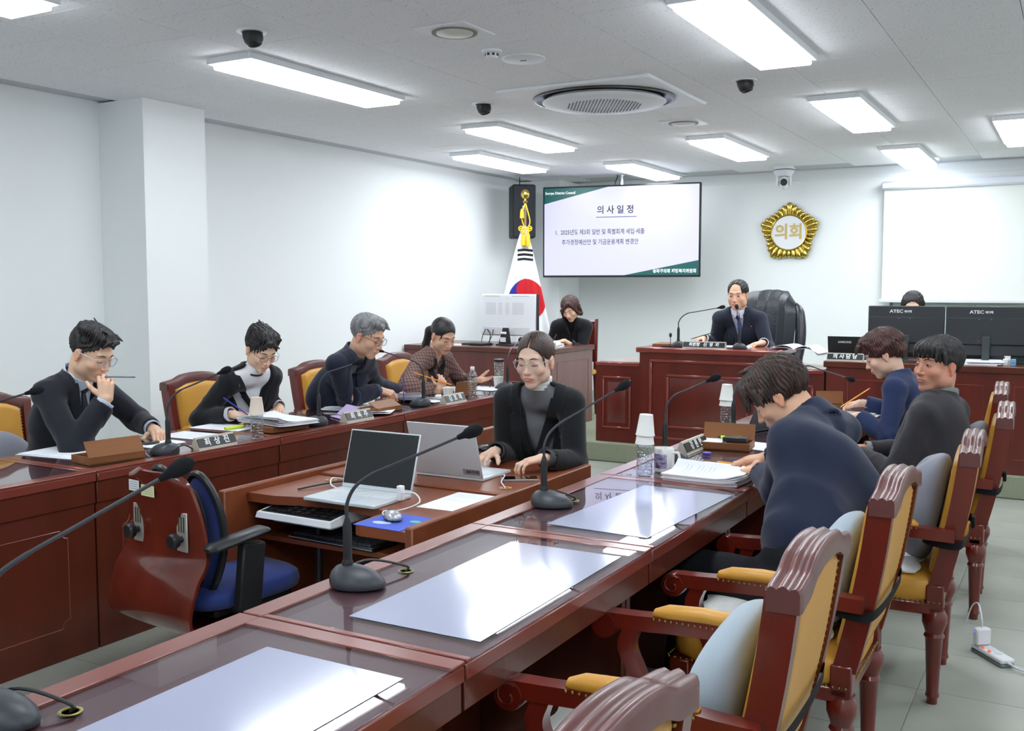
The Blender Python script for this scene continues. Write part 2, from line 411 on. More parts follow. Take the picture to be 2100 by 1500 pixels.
b = MB(t.location); b.box((-1.73, YB-.04, .9), (1.33, YB-.005, .92), .003); b.box((-1.73, YB-.04, .92), (-1.7, YB-.005, 1.46), .003); b.build('frame', PLASTICG, t)

# ---- emblem
t = thing('wall_emblem', 'gold flower-shaped council emblem on the back wall', 'emblem', (-2.785, YB-.03, 2.11))
b = MB(t.location)
ex, ey, ez = -2.785, YB-.03, 2.095
petal = []
for k in range(30):
    a = 2*pi*k/30+pi/2; u = (k % 6)/6.; dd = min(u, 1-u)
    R1 = .268+.064*(1-dd*2)**1.3; wdt = .022+.013*(1-dd*2)
    p0 = Vector((ex+cos(a)*.192, ey, ez+sin(a)*.192)); p1 = Vector((ex+cos(a)*(R1-wdt), ey, ez+sin(a)*(R1-wdt)))
    b.tube([p0, p0.lerp(p1, .5), p1, p1+(p1-p0).normalized()*wdt*.7, p1+(p1-p0).normalized()*wdt], [wdt*.75, wdt*.95, wdt*1.1, wdt*.75, wdt*.1], 10, flat=1.0)
b.build('petal_border', GOLD, t, 60)
b = MB(t.location); b.lathe([(.0001, 0), (.186, 0), (.186, .012), (.0001, .012)], 48, M=TM((ex, ey-.012, ez), (1, 0, 0), (0, 0, 1))); b.build('disc', mat('emblem_white', (236, 238, 242), .4), t)
b = MB(t.location)
b.tube([(ex+cos(2*pi*k/48)*.190, ey-.02, ez+sin(2*pi*k/48)*.190) for k in range(49)], .011, 8); b.build('ring', GOLD, t)
text('lettering', '의회', .178, Matrix.Translation(-t.location) @ TM((ex, ey-.026, ez+.0), (1, 0, 0), (0, 0, 1)), mat('emblem_letter_gold', (200, 175, 110), .45, metal=.3), t, .003, bold=.004, sx=.95)

# ---- television
def L2(y, px): pass
tl = Vector((-5.36, 10.19, 0)); tr = Vector((-3.60, 10.5, 0)); tdir = (tr-tl).normalized(); tw = (tr-tl).length
tc = (tl+tr)/2; zb, zt = 1.615, 2.635
t = thing('television', 'large wall-hung television showing a Korean meeting agenda', 'television', (tc.x, tc.y, zb), atan2(tdir.y, tdir.x))
h = zt-zb
b = MB(); b.box((-tw/2, 0, 0), (tw/2, .05, h), .006); b.box((-.5, .05, .2), (.5, .09, h-.2), .02); b.build('casing', BLACK, t)
def emis(name, rgb, s):
    m = bpy.data.materials.new(name); m.use_nodes = True; p = m.node_tree.nodes['Principled BSDF']; p.inputs['Base Color'].default_value = (*[v*.2 for v in lin(rgb)], 1)
    p.inputs['Emission Color'].default_value = (*lin(rgb), 1); p.inputs['Emission Strength'].default_value = s; p.inputs['Roughness'].default_value = .3; MATS[name] = m; return m
SW = emis('screen_light', (222, 222, 255), .80); SG = emis('screen_green', (28, 100, 98), .75); SD = emis('screen_text', (36, 30, 66), .6); SWT = emis('screen_white_text', (235, 240, 245), .9)
w2 = tw/2-.018; h0, h1 = .022, h-.018
b = MB(); b.box((-w2, -.003, h0), (w2, .001, h1)); sc_ = b.build('screen', SW, t)
b = MB(); b.prism([(-w2, h1), (-w2, h1-.175), (-w2+.74, h1)], .0, .001, TM((0, -.003, 0), (1, 0, 0), (0, 0, 1))); b.build('green_corner', SG, sc_); b = MB(); b.prism([(w2, h0), (w2, h0+.16), (w2-.82, h0)], .0, .001, TM((0, -.003, 0), (1, 0, 0), (0, 0, 1))); b.build('green_corner', SG, sc_)
def tvt(s, x, z, size, m, ax='LEFT', sx=1, bold=0): text('screen_lettering', s, size, TM((x, -.0045, z), (1, 0, 0), (0, 0, 1)), m, sc_, .0002, ax, sx, bold)
Hh = h1-h0
tvt('Songpa District Council', -w2+.01, h1-.055, .04, SWT, bold=.0012, sx=.92)
tvt('의 사 일 정', -.05, h0+Hh*.735, .098, SD, 'CENTER', bold=.0015, sx=.96)
b = MB(); b.box((-.27, -.0045, h0+Hh*.655), (.19, -.003, h0+Hh*.662)); b.build('underline', emis('screen_rule', (40, 60, 130), .7), sc_)
tvt('1.  2025년도 제3회 일반 및 특별회계 세입·세출', -w2+.125, h0+Hh*.49, .068, SD, sx=.79, bold=.0004)
tvt('추가경정예산안 및 기금운용계획 변경안', -w2+.205, h0+Hh*.375, .068, SD, sx=.79, bold=.0004)
tvt('송파구의회 재정복지위원회', w2-.02, h0+.042, .047, SWT, 'RIGHT', bold=.0015, sx=.9)
b = MB(); b.tube([(0.0, .07, h-.1), (0.0, .07, CEIL-zb-.01)], .022, 14); b.lathe([(.06, CEIL-zb-.012), (.06, CEIL-zb)], 20, c=(0, .07, 0)); b.build('ceiling_pole', CHROME, t)
b = MB(); b.tube(bez([(-.04, .07, CEIL-zb-.005), (-.07, .07, h+.03), (-.08, .06, h-.05)]), .006, 6); b.build('cable', BLACK, t)

# ---- wall loudspeaker in the corner
t = thing('wall_speaker', 'black box loudspeaker hung in the left rear corner beside the flag', 'speaker', (-5.5, 9.95, 2.02), radians(38))
b = MB(); b.box((-.13, -.16, .03), (.13, .14, .62), .015); b.build('cabinet', BLACKM, t)
b = MB(); b.box((-.118, -.168, .042), (.118, -.158, .608), .006); b.build('grille', mat('speaker_grille', (40, 42, 48), .8, bump=(600, .4, (1, 1, 1))), t)
b = MB(); b.box((-.022, -.172, .34), (.022, -.166, .384), .006); bd = b.build('badge', PLASTICW, t)
text('lettering', 'K', .04, TM((0, -.1725, .362), (1, 0, 0), (0, 0, 1)), BLACK, bd, .0004, bold=.002)
b = MB(); b.tube([(0, .14, .56), (0, .2, .56)], .02, 10); b.tube([(0, .17, .56), (0, .17, CEIL-2.0)], .006, 8); b.build('bracket', BLACK, t)

# ---- flag
FX, FY = -5.24, 9.55
t = thing('national_flag', 'white national flag with red and blue circle draped on a gold-topped pole', 'flag', (FX, FY, PLAT))
POLE = mat('flag_pole', (150, 112, 60), .35, coat=.4)
b = MB(t.location); b.tube([(FX, FY, PLAT+.03), (FX, FY, 2.43)], .013, 12); b.build('pole', POLE, t)
b = MB(t.location); b.lathe([(.15, 0), (.15, .02), (.06, .04), (.03, .08), (.02, .1), (.0001, .1)], 24, c=(FX, FY, PLAT)); b.build('stand', BRASS, t)
b = MB(t.location); b.ell((FX, FY, 2.50), (.048, .048, .052), n=18, m=12); b.lathe([(.02, -.0), (.028, .012), (.016, .03), (.016, .05)], 14, c=(FX, FY, 2.41)); b.build('finial', GOLD, t)
def flag_mesh():
    nu, nv = 150, 220; z1, z0 = 2.16, .62
    vs = []; cols = []
    sd = Vector((cos(YAW), sin(YAW), 0)); fw = Vector((-sin(YAW), cos(YAW), 0))
    for j in range(nv+1):
        v = j/nv; z = z1+(z0-z1)*v
        wl = .02+.40*v**.9 + .0; wr = .02+.36*v**.9
        for i in range(nu+1):
            u = i/nu*2-1
            s = u*(wl if u < 0 else wr)
            dep = -.06*cos(u*pi/2)*min(1, v*3)+.018*v*sin(u*9+1.2*v)+.012*v*sin(u*17+2)
            p = Vector((FX, FY-.02, z))+sd*s+fw*dep+Vector((0, 0, -.05*abs(u)*v))
            vs.append(p-t.location)
            X = s; Z = z
            c = (.86, .87, .90)
            # circle of the emblem
            cz = 1.375; cx = .03; r = .205; dx = (X-cx)/1.0; dz = (Z-cz)/1.08
            rr = sqrt(dx*dx+dz*dz)
            if rr < r:
                a = 1.7; ca, sa = cos(a), sin(a)
                ux = dx*ca+dz*sa; uy = -dx*sa+dz*ca
                red = uy < 0
                if (ux-r/2)**2+uy*uy < r*r/4: red = True
                if (ux+r/2)**2+uy*uy < r*r/4: red = False
                c = (.62, .02, .03) if red else (.03, .04, .33)
            for bz in (1.905, 1.855, 1.805):
                if abs(Z-bz-.02*(X)) < .0145 and -.085 < X-.012 < .085: c = (.012, .012, .014)
            for bz in (1.125, 1.07, 1.015):
                if abs(Z-bz) < .017 and -.04 < X < .125 and not (abs(X-.04) < .012): c = (.012, .012, .014)
            for bz in (1.205, 1.15, 1.09):
                if abs(Z-bz) < .019 and -.30 < X < -.12: c = (.012, .012, .014)
            cols.append((*c, 1))
    fs = [[j*(nu+1)+i, (j+1)*(nu+1)+i, (j+1)*(nu+1)+i+1, j*(nu+1)+i+1] for j in range(nv) for i in range(nu)]
    me = bpy.data.meshes.new('cloth'); me.from_pydata(vs, [], fs)
    at = me.color_attributes.new('col', 'FLOAT_COLOR', 'POINT'); at.data.foreach_set('color', np.array(cols, dtype=np.float32).ravel())
    for p in me.polygons: p.use_smooth = True
    return me
fin('cloth', flag_mesh(), mat('flag_cloth', (240, 240, 240), .7, .2, vcol='col'), t)
TASS = mat('gold_tassel', (230, 186, 30), .6, bump=(200, .3, (1, 1, .1)))
b = MB(t.location)
sdv = Vector((cos(YAW), sin(YAW), 0)); fwv = Vector((-sin(YAW), cos(YAW), 0)); c0 = Vector((FX, FY, 0))-fwv*.07
def FP(s, z): return c0+sdv*s+Vector((0, 0, z))
b.tube(bez([FP(-.005, 2.39), FP(-.04, 2.28), FP(-.03, 2.2), FP(.0, 2.12), FP(-.01, 2.06)]), .007, 6)
b.tube(bez([FP(.005, 2.39), FP(.03, 2.3), FP(.05, 2.2), FP(.02, 2.12)]), .007, 6)
for s0 in (-.045, .045): b.tube([FP(s0+cos(k*pi/6)*.025, 2.13+sin(k*pi/6)*.025) for k in range(13)], .007, 6)
b.tube([FP(-.06, 2.13), FP(.065, 2.13)], .01, 6)
for s0, z0, ln in ((-.022, 2.10, .15), (.03, 2.12, .18)):
    b.lathe([(.012, 0), (.017, -.02), (.01, -.035), (.02, -.06), (.026, -ln*.7), (.027, -ln), (.0001, -ln)], 12, c=FP(s0, z0))
b.lathe([(.01, 0), (.02, -.03), (.024, -.1), (.0001, -.1)], 10, c=FP(-.035, 2.34))
b.build('tassel', TASS, t)
# ============================================================ desks of the near (right) row
GLASSBASE = mat('desk_inlay', (104, 58, 62), .35, .5, noise=(9, (88, 46, 50), .6, (1, .08, 1)))
MAT_ = mat('desk_mat', (170, 174, 200), .13, .5, coat=.6, coat_r=.1)
NEAR = [(.655, 1.665), (1.672, 2.677), (2.684, 3.655), (3.662, 4.66), (4.667, 5.64), (5.647, 6.62)]
MATS_AT = [(-.02, 0, 0), (.0, 0, .01), (.0, .0, -.05), None, None, None]
def near_desk(i, y0, y1, lb):
    t = thing('council_desk', lb, 'desk', (-1.36, (y0+y1)/2, 0), 0, 'near row of council desks')
    o = t.location; a, c = -1.665, -1.05
    b = MB(o); b.box((a, y0, .705), (c, y1, .742), .004); b.build('tabletop', WOODT, t)
    b = MB(o); b.box((a, y0, .742), (a+.062, y1, .75), .002); b.box((a+.062, y1-.05, .742), (c, y1, .75), .002); b.box((a+.062, y0, .742), (c, y0+.018, .75), .002); b.build('top_rim', WOODT, t)
    b = MB(o); b.box((a+.066, y0+.02, .7422), (c-.004, y1-.052, .7428)); b.build('inlay', GLASSBASE, t)
    b = MB(o); b.box((a+.066, y0+.02, .7435), (c+.001, y1-.052, .7485), .0005); b.build('glass_top', GLASS, t)
    b = MB(o); b.box((c-.03, y0+.002, .64), (c-.008, y1-.002, .705), .002); b.build('apron', WOOD, t)
    b = MB(o); b.box((a+.03, y0+.002, .03), (a+.05, y1-.002, .705)); b.build('front_panel', WOOD, t)
    b = MB(o); b.box((a+.05, y0+.03, .50), (-1.24, y1-.03, .518), .002); b.box((-1.262, y0+.03, .518), (-1.24, y1-.03, .535), .002); b.build('under_shelf', WOOD, t)
    for yy in (y0+.002, y1-.027):
        b = MB(o); b.box((a+.05, yy, .0), (-1.13, yy+.025, .705), .002); b.build('side_panel', WOOD, t)
    if i < 5:
        gx, gy = -1.53, y0+.40
        b = MB(o); b.lathe([(.0165, .749), (.0215, .751), (.0185, .7525), (.0155, .7515), (.015, .749)], 20, c=(gx, gy+.06, 0)); b.build('grommet', mat('grommet', (150, 140, 78), .4, metal=.6), t)
    return t
lbs = ['bare council desk nearest the viewer at the bottom left', 'council desk in the near row where light panels mirror strongest', 'council desk in the near row mirroring the television text',
       'council desk in the near row where the man in navy leans', 'council desk in the near row holding the open laptop', 'farthest council desk of the near row, before the woman in navy']
for i, (y0, y1) in enumerate(NEAR): near_desk(i, y0, y1, lbs[i])
for i, lb in ((0, 'pale translucent desk mat on the nearest desk'), (1, 'pale desk mat catching the bright ceiling light reflections'), (2, 'pale desk mat just before the water bottle with paper cups')):
    y0, y1 = NEAR[i]; dx, dy, an = MATS_AT[i]
    b = MB(((-1.26), (y0+y1)/2, .749)); b.box((-1.435+dx, y0+.10, .7487), (-1.085+dx, y1-.135, .7500), .0004, R=Rz(an), c=(-1.26, (y0+y1)/2, .749))
    tag(b.build('desk_mat', MAT_), lb, 'desk mat', 'translucent desk mats')

# ============================================================ desks of the far (left) row
def line_frame(b, x, y0, y1, z0, z1, s=.0022, n=.035):
    P = [(y0+n, z0), (y1-n, z0)]
    def q(cy, cz, a0, a1): return [(cy+n*cos(a), cz+n*sin(a)) for a in [a0+(a1-a0)*k/6 for k in range(7)]]
    path = [(y0+n, z0)]+[(y1-n, z0)]+q(y1, z0, pi, pi/2)+[(y1, z1-n)]+q(y1, z1, -pi/2, -pi)+[(y0+n, z1)]+q(y0, z1, 0, -pi/2)+[(y0, z0+n)]+q(y0, z0, pi/2, 0)
    b.tube([(x, y, z) for y, z in path]+[(x, path[0][0], path[0][1])], s, 6)
FARD = [(.56, 1.62), (1.63, 2.70), (2.707, 3.79), (3.797, 4.86), (4.867, 5.95), (5.957, 6.98)]
fl_lb = ['far row desk mostly outside the left edge of the frame', 'far row desk behind the wooden shell chair', 'far row desk in front of the man resting his chin',
         'far row desk in front of the short-haired woman in black', 'far row desk in front of the grey-haired man', 'far row desk in front of the woman in the checked jacket']
for i, (y0, y1) in enumerate(FARD):
    if i == 0: y0 = y0
    t = thing('council_desk', fl_lb[i], 'desk', (-3.8, (y0+y1)/2, 0), 0, 'far row of council desks'); o = t.location; c = -3.487
    b = MB(o); b.box((-4.13, y0, .705), (c, y1, .742), .004); b.build('tabletop', WOODT, t)
    b = MB(o); b.box((c-.06, y0, .742), (c, y1, .75), .002); b.box((-4.13, y0, .742), (c-.06, y0+.02, .75), .002); b.box((-4.13, y1-.03, .742), (c-.06, y1, .75), .002); b.build('top_rim', WOODT, t)
    b = MB(o); b.box((-4.127, y0+.022, .7422), (c-.064, y1-.032, .7428)); b.build('inlay', GLASSBASE, t)
    b = MB(o); b.box((-4.13, y0+.022, .7435), (c-.064, y1-.032, .7485), .0005); b.build('glass_top', GLASS, t)
    b = MB(o); b.box((c-.03, y0+.001, .615), (c-.01, y1-.001, .705), .002); b.build('fascia', WOOD, t)
    b = MB(o); b.box((c-.04, y0+.001, .0), (c-.02, y1-.001, .615)); f = b.build('front_panel', WOOD, t)
    b = MB(o); line_frame(b, c-.0195, y0+.13, y1-.13, .13, .53); b.build('panel_bead', mat('bead_line', (138, 62, 44), .35, coat=.4), f)
    for yy in (y0+.002, y1-.027):
        b = MB(o); b.box((-4.05, yy, 0), (c-.04, yy+.025, .705), .002); b.build('side_panel', WOOD, t)

# ============================================================ raised desks at the front
def framed(b, x0, x1, z0, z1, y, w=.022, d=.014):
    """moulded frame with a raised field on a face looking towards -y"""
    for lo, hi in (((x0, y-d, z0), (x1, y, z0+w)), ((x0, y-d, z1-w), (x1, y, z1)), ((x0, y-d, z0+w), (x0+w, y, z1-w)), ((x1-w, y-d, z0+w), (x1, y, z1-w))): b.box(lo, hi, .005)
def field(b, x0, x1, z0, z1, y, s=.03, d=.018):
    vs = [(x0, y, z0), (x1, y, z0), (x1, y, z1), (x0, y, z1), (x0+s, y-d, z0+s), (x1-s, y-d, z0+s), (x1-s, y-d, z1-s), (x0+s, y-d, z1-s)]
    b._new(vs, [[4, 5, 6, 7], [0, 1, 5, 4], [1, 2, 6, 5], [2, 3, 7, 6], [3, 0, 4, 7]])
FACE = mat('front_face_wood', (104, 36, 26), .35, .5, coat=.4, coat_r=.12, noise=(9, (82, 25, 17), .7, (1, 1, .08)))
MOLD = mat('moulding_wood', (134, 58, 50), .25, .5, coat=.6, coat_r=.08)
DTOP = mat('desk_top_laminate', (176, 164, 156), .28, .4)
t = thing('chairman_desk', 'tall panelled mahogany desk on the platform in front of the chairman', 'desk', (-2.65, 8.2, PLAT)); o = t.location
b = MB(o); b.box((-3.22, 7.88, PLAT), (-2.09, 7.91, .955)); b.box((-3.22, 7.91, PLAT), (-3.19, 8.35, .955)); b.box((-2.12, 7.91, PLAT), (-2.09, 8.35, .955)); b.build('body', FACE, t)
b = MB(o); b.box((-3.25, 7.86, .955), (-2.06, 8.5, 1.0), .008); b.build('tabletop', MOLD, t)
b = MB(o); framed(b, -3.13, -2.15, .23, .90, 7.88); fr = b.build('panel_moulding', MOLD, t)
b = MB(o); framed(b, -2.98, -2.28, .33, .78, 7.88); b.build('panel_moulding', MOLD, t)
b = MB(o); field(b, -2.955, -2.305, .355, .755, 7.88, .03, .01); b.build('panel_field', FACE, t)
for x0, x1, lb in ((-3.63, -3.225, 'low panelled side desk left of the chairman desk'), (-2.085, -1.70, 'low side desk right of the chairman desk')):
    t = thing('side_desk', lb, 'desk', ((x0+x1)/2, 8.2, PLAT), 0, 'low side desks beside the chairman'); o = t.location
    b = MB(o); b.box((x0, 7.90, PLAT), (x1, 7.93, .83)); b.box((x0, 7.93, PLAT), (x0+.03, 8.55, .83)); b.box((x1-.03, 7.93, PLAT), (x1, 8.55, .83)); b.build('body', FACE, t)
    b = MB(o); b.box((x0-.005, 7.89, .83), (x1, 8.6, .86), .004); b.build('tabletop', MOLD, t)
    b = MB(o); b.box((x0+.01, 7.95, .86), (x1-.01, 8.58, .865), .002); b.build('laminate', DTOP, t)
    b = MB(o); framed(b, x0+.06, x1-.08, .29, .74, 7.90, .018, .012); b.build('panel_moulding', MOLD, t)
    b = MB(o); field(b, x0+.11, x1-.13, .34, .69, 7.90, .028, .014); b.build('panel_field', FACE, t)
t = thing('staff_desk', 'long mahogany staff desk on the platform under the two black monitors', 'desk', (-.6, 8.2, PLAT)); o = t.location
b = MB(o); b.box((-1.68, 7.88, PLAT), (.75, 7.91, .89)); b.box((-1.68, 7.91, PLAT), (-1.65, 8.5, .89)); b.box((.72, 7.91, PLAT), (.75, 8.5, .89)); b.build('body', FACE, t)
b = MB(o); b.box((-1.70, 7.86, .89), (.77, 8.62, .94), .006); b.build('tabletop', WOOD, t)
b = MB(o)
for x0 in (-1.56, -.42): 
    P = [(x0+.04, .80), (x0+.98, .80), (x0+.98, .28), (x0+.04, .28)]
    b.tube([(P[k % 4][0], 7.879, P[k % 4][1]) for k in range(5)], .0022, 6)
b.build('panel_bead', mat('bead_line', (138, 62, 44)), t)
t = thing('staff_desk', 'mahogany staff desk on the platform holding the white monitor', 'desk', (-5.0, 8.6, PLAT)); o = t.location
b = MB(o); b.box((-5.84, 8.17, PLAT), (-4.215, 8.20, .885)); b.box((-5.84, 8.2, PLAT), (-5.81, 9.08, .885)); b.build('body', FACE, t)
b = MB(o); b.box((-4.24, 8.2, PLAT), (-4.215, 9.08, .885)); b.build('side_panel', mat('side_face_wood', (120, 72, 66), .3, .5, coat=.5, coat_r=.15, noise=(9, (104, 58, 52), .5, (1, 1, .08))), t)
b = MB(o); b.box((-5.85, 8.15, .885), (-4.20, 9.1, .935), .006); b.build('tabletop', WOOD, t)
b = MB(o); line_b = [(-4.214, 8.3, .8), (-4.214, 8.98, .8), (-4.214, 8.98, .3), (-4.214, 8.3, .3), (-4.214, 8.3, .8)]; b.tube(line_b, .002, 6); b.build('panel_bead', mat('bead_line', (138, 62, 44)), t)

# ============================================================ stenographers' desk in the middle
t = thing('stenographer_desk', 'brown double stenographer desk in the middle of the room', 'desk', (-2.38, 3.4, 0)); o = t.location
def poly_top(b, P, z0, z1): b.prism(P, z0-o.z, z1-o.z, Matrix.Translation((0, 0, 0)))
def arc(cx, cy, r, a0, a1, n=6): return [(cx+r*cos(a0+(a1-a0)*k/n), cy+r*sin(a0+(a1-a0)*k/n)) for k in range(n+1)]
near = [(-2.845, 2.90), (-2.70, 2.90)]+[(-2.70+.52*k/10, 2.90+.055*sin(pi*k/10)+.07*(k/10)**2*0) for k in range(1, 11)]+[(-2.155, 2.86), (-2.15, 2.74)]+arc(-2.10, 2.72, .05, pi, 1.5*pi)+[(-1.905, 2.67), (-1.905, 3.325), (-2.845, 3.325)]
b = MB(o); b.prism(near, .655, .69); b.build('near_top', WOODB, t)
b = MB(o); b.box((-2.845, 3.335, .66), (-1.905, 4.02, .70), .006); b.build('far_top', WOODB, t)
b = MB(o); b.box((-1.90, 2.64, .0), (-1.868, 4.02, .715), .005); b.build('side_board', WOODB, t)
b = MB(o); b.box((-2.885, 2.78, .0), (-2.85, 4.9, .715), .005); b.build('side_board', WOODB, t)
b = MB(o); b.box((-2.85, 3.30, .05), (-1.90, 3.325, .655)); b.build('centre_panel', WOODB, t)
b = MB(o); b.box((-2.845, 2.96, .49), (-1.905, 3.29, .51), .002); b.build('tray_shelf', WOODB, t)
b = MB(o); b.lathe([(.024, .0), (.026, .002), (.02, .003), (.016, .0)], 18, c=(-1.97, 3.43, .70)); b.build('grommet', mat('desk_grommet', (190, 150, 90), .4), t); b = MB(o); b.lathe([(.024, .0), (.026, .002), (.02, .003), (.016, .0)], 18, c=(-2.72, 3.26, .69)); b.build('grommet', mat('desk_grommet', (190, 150, 90), .4), t)

# ============================================================ armchairs
def make_chair(strap=False):
    t = thing('armchair', 'x', 'chair', (0, 0, 0))
    lean = -.10
    def Y(z): return 0 if z < .40 else lean*(z-.40)/.55-.012*sin(pi*(z-.4)/.55)
    for s in (-1, 1):   # rear legs and posts
        b = MB(); b.lathe([(.018, 0), (.019, .02), (.025, .03), (.021, .045), (.024, .12), (.03, .24), (.036, .25), (.03, .262), (.034, .275), (.043, .30), (.043, .325), (.032, .345), (.036, .352)], 14, c=(s*.215, 0, 0))
        b.box((s*.215-.03, -.03, .35), (s*.215+.03, .03, .44), .004); b.build('leg', WOODC, t)
        b = MB(); b.lathe([(.018, 0), (.019, .02), (.025, .03), (.021, .045), (.024, .12), (.03, .22), (.036, .23), (.03, .245), (.043, .28), (.032, .31), (.036, .315)], 14, c=(s*.235, .47, 0))
        b.box((s*.235-.03, .44, .31), (s*.235+.03, .5, .38), .004); b.build('leg', WOODC, t)
        b = MB(); n = 8
        vs = []; 
        for k in range(n+1):
            z = .42+.50*k/n; y = Y(z); x = s*(.215+.022*(z-.42)/.5)
            for dx, dy in ((-.021, -.033), (.021, -.033), (.021, .033), (-.021, .033)): vs.append((x+dx, y+dy, z))
        fs = [[4*k+q, 4*k+(q+1) % 4, 4*k+4+(q+1) % 4, 4*k+4+q] for k in range(n) for q in range(4)]+[[3, 2, 1, 0], [4*n, 4*n+1, 4*n+2, 4*n+3]]
        b._new(vs, fs); b.build('back_post', WOODC, t)
    # crest rail
    def cz(x):
        a = abs(x)/.262
        if a > .74: return .930+.010*(1-a)/.26
        if a > .38: q = (a-.38)/.36; q = q*q*(3-2*q); return .940+.028*(1-q)
        return .968+.008*(1-(a/.38)**2)
    sec = [(-.036, -.055), (-.036, -.012), (-.032, -.003), (-.025, .0), (-.017, -.003), (-.013, -.0055), (-.009, -.001), (0, .003), (.009, -.001), (.013, -.0055), (.017, -.003), (.025, .0), (.032, -.003), (.036, -.012), (.036, -.055)]
    b = MB(); nx = 44; vs = []; m = len(sec)
    for i in range(nx+1):
        x = -.262+.524*i/nx; z = cz(x); yy = Y(.94)
        for sy, sz in sec: vs.append((x, yy+sy*(1 if abs(x) < .255 else .9), z+sz if sz > -.05 else min(z-.05, .925-.0)))
    fs = [[i*m+k, i*m+(k+1) % m, (i+1)*m+(k+1) % m, (i+1)*m+k] for i in range(nx) for k in range(m)]+[list(range(m)), [nx*m+k for k in range(m)][::-1]]
    b._new(vs, fs); b.build('crest_rail', WOODTOP, t, 50)
    # back panels
    def top(x): return min(cz(x)-.045, .935)
    for nm, sg, bul in (('back_cushion', 1, .045), ('back_cover', -1, .016)):
        b = MB()
        def f(u, v, sg=sg, bul=bul):
            x = -.198+.396*u; z = .46+(top(x)-.46)*v
            e = min(1, min(u, 1-u)/.07, min(v, 1-v)/.06); e = sqrt(max(0, 1-(1-e)**2))
            return (x, Y(z)+sg*(.016+bul*e*(.75+.25*sin(pi*u)*sin(pi*v))), z)
        b.grid(f, 24, 24); b.build(nm, LEATHER, t, 70)
    b = MB()
    for i in range(29):
        z = .46+i*.0165
        for s in (-1, 1):
            if z < top(.19)-.01:
                for sg in (-1, 1): b.ell((s*.2, Y(z)+sg*.024, z), (.0042, .0042, .0042), n=6, m=4)
    for i in range(24):
        x = -.19+.38*i/23
        for sg in (-1, 1): b.ell((x, Y(.9)+sg*.026, top(x)+.003), (.0042, .0042, .0042), n=6, m=4); 
        b.ell((x, Y(.46)-.022, .462), (.0042, .0042, .0042), n=6, m=4)
    b.build('nail_trim', BRONZE, t)['kind'] = 'stuff'
    # seat
    b = MB(); b.box((-.245, -.02, .33), (.245, .5, .375), .006); b.build('seat_rail', WOODC, t)
    b = MB()
    def sup(a, r, hx, hy, cx, cy):
        c_, s_ = cos(a), sin(a); p = 2/7
        return cx+hx*r*math.copysign(abs(c_)**p, c_), cy+hy*r*math.copysign(abs(s_)**p, s_)
    prof = [(.97, .375), (1.0, .39), (1.01, .42), (1.0, .445), (.96, .457), (.8, .468), (.4, .474), (.001, .475)]
    vs = []; n = 36
    for r, z in prof:
        for k in range(n): x, y = sup(2*pi*k/n+.001, r, .245, .265, 0, .245); vs.append((x, y, z))
    fs = [[i*n+k, i*n+(k+1) % n, (i+1)*n+(k+1) % n, (i+1)*n+k] for i in range(len(prof)-1) for k in range(n)]; fs.append(list(range(n))[::-1])
    b._new(vs, fs); b.build('seat', LEATHER, t, 60)
    b = MB()
    for i in range(30):
        x = -.235+.47*i/29; 
        for y in (-.026, .513): b.ell((x, y, .380), (.0042, .0042, .0042), n=6, m=4)
        for s in (-1, 1): b.ell((s*.2505, -.015+.52*i/29, .380), (.0042, .0042, .0042), n=6, m=4)
    b.build('nail_trim', BRONZE, t)['kind'] = 'stuff'
    # arms
    for s in (-1, 1):
        x = s*.262
        b = MB()
        vs = []; path = [(-.06, .632), (.02, .634), (.1, .64), (.2, .642), (.3, .638), (.4, .632), (.46, .63), (.49, .628)]
        for y, z in path:
            for dx, dz in ((-.024, -.022), (.024, -.022), (.024, .018), (-.024, .018)): vs.append((x+dx, y, z+dz))
        n = len(path)
        b._new(vs, [[4*k+q, 4*k+(q+1) % 4, 4*k+4+(q+1) % 4, 4*k+4+q] for k in range(n-1) for q in range(4)]+[[3, 2, 1, 0], [4*n-4, 4*n-3, 4*n-2, 4*n-1]])
        M = TM((x, .485, .612), (0, 1, 0), (0, 0, 1))
        b.lathe([(.0001, -.027), (.034, -.027), (.036, -.02), (.036, .02), (.034, .027), (.0001, .027)], 20, M=M)
        sp = [(x+s*.0275, .485+cos(a)*r, .612+sin(a)*r) for a, r in [(2.2-.35*k, .031-.0013*k) for k in range(18)]]
        b.tube(sp, .0032, 6)
        # curved front support
        cv = bez([(x, .41, .61), (x, .425, .56), (x, .40, .50), (x-s*.01, .37, .43), (x-s*.015, .38, .37)], 4)
        vs = []
        for p in cv:
            for dx, dy in ((-.019, -.022), (.019, -.022), (.019, .022), (-.019, .022)): vs.append((p[0]+dx, p[1]+dy, p[2]))
        n = len(cv); b._new(vs, [[4*k+q, 4*k+(q+1) % 4, 4*k+4+(q+1) % 4, 4*k+4+q] for k in range(n-1) for q in range(4)]+[[3, 2, 1, 0], [4*n-4, 4*n-3, 4*n-2, 4*n-1]])
        ar = b.build('armrest', WOODC, t)
        b = MB(); b.tube([(x, .06, .655), (x, .075, .66), (x, .12, .667), (x, .22, .670), (x, .31, .665), (x, .345, .657), (x, .355, .65)], [.008, .02, .027, .028, .027, .018, .006], 14, flat=.75); b.build('arm_pad', LEATHER, ar)
        b = MB()
        for i in range(19):
            for q in (-1, 1): b.ell((x+q*.0265, .065+.0155*i, .650), (.004, .004, .004), n=6, m=4)
        b.build('nail_trim', BRONZE, ar)['kind'] = 'stuff'
    return t
ch0 = make_chair()
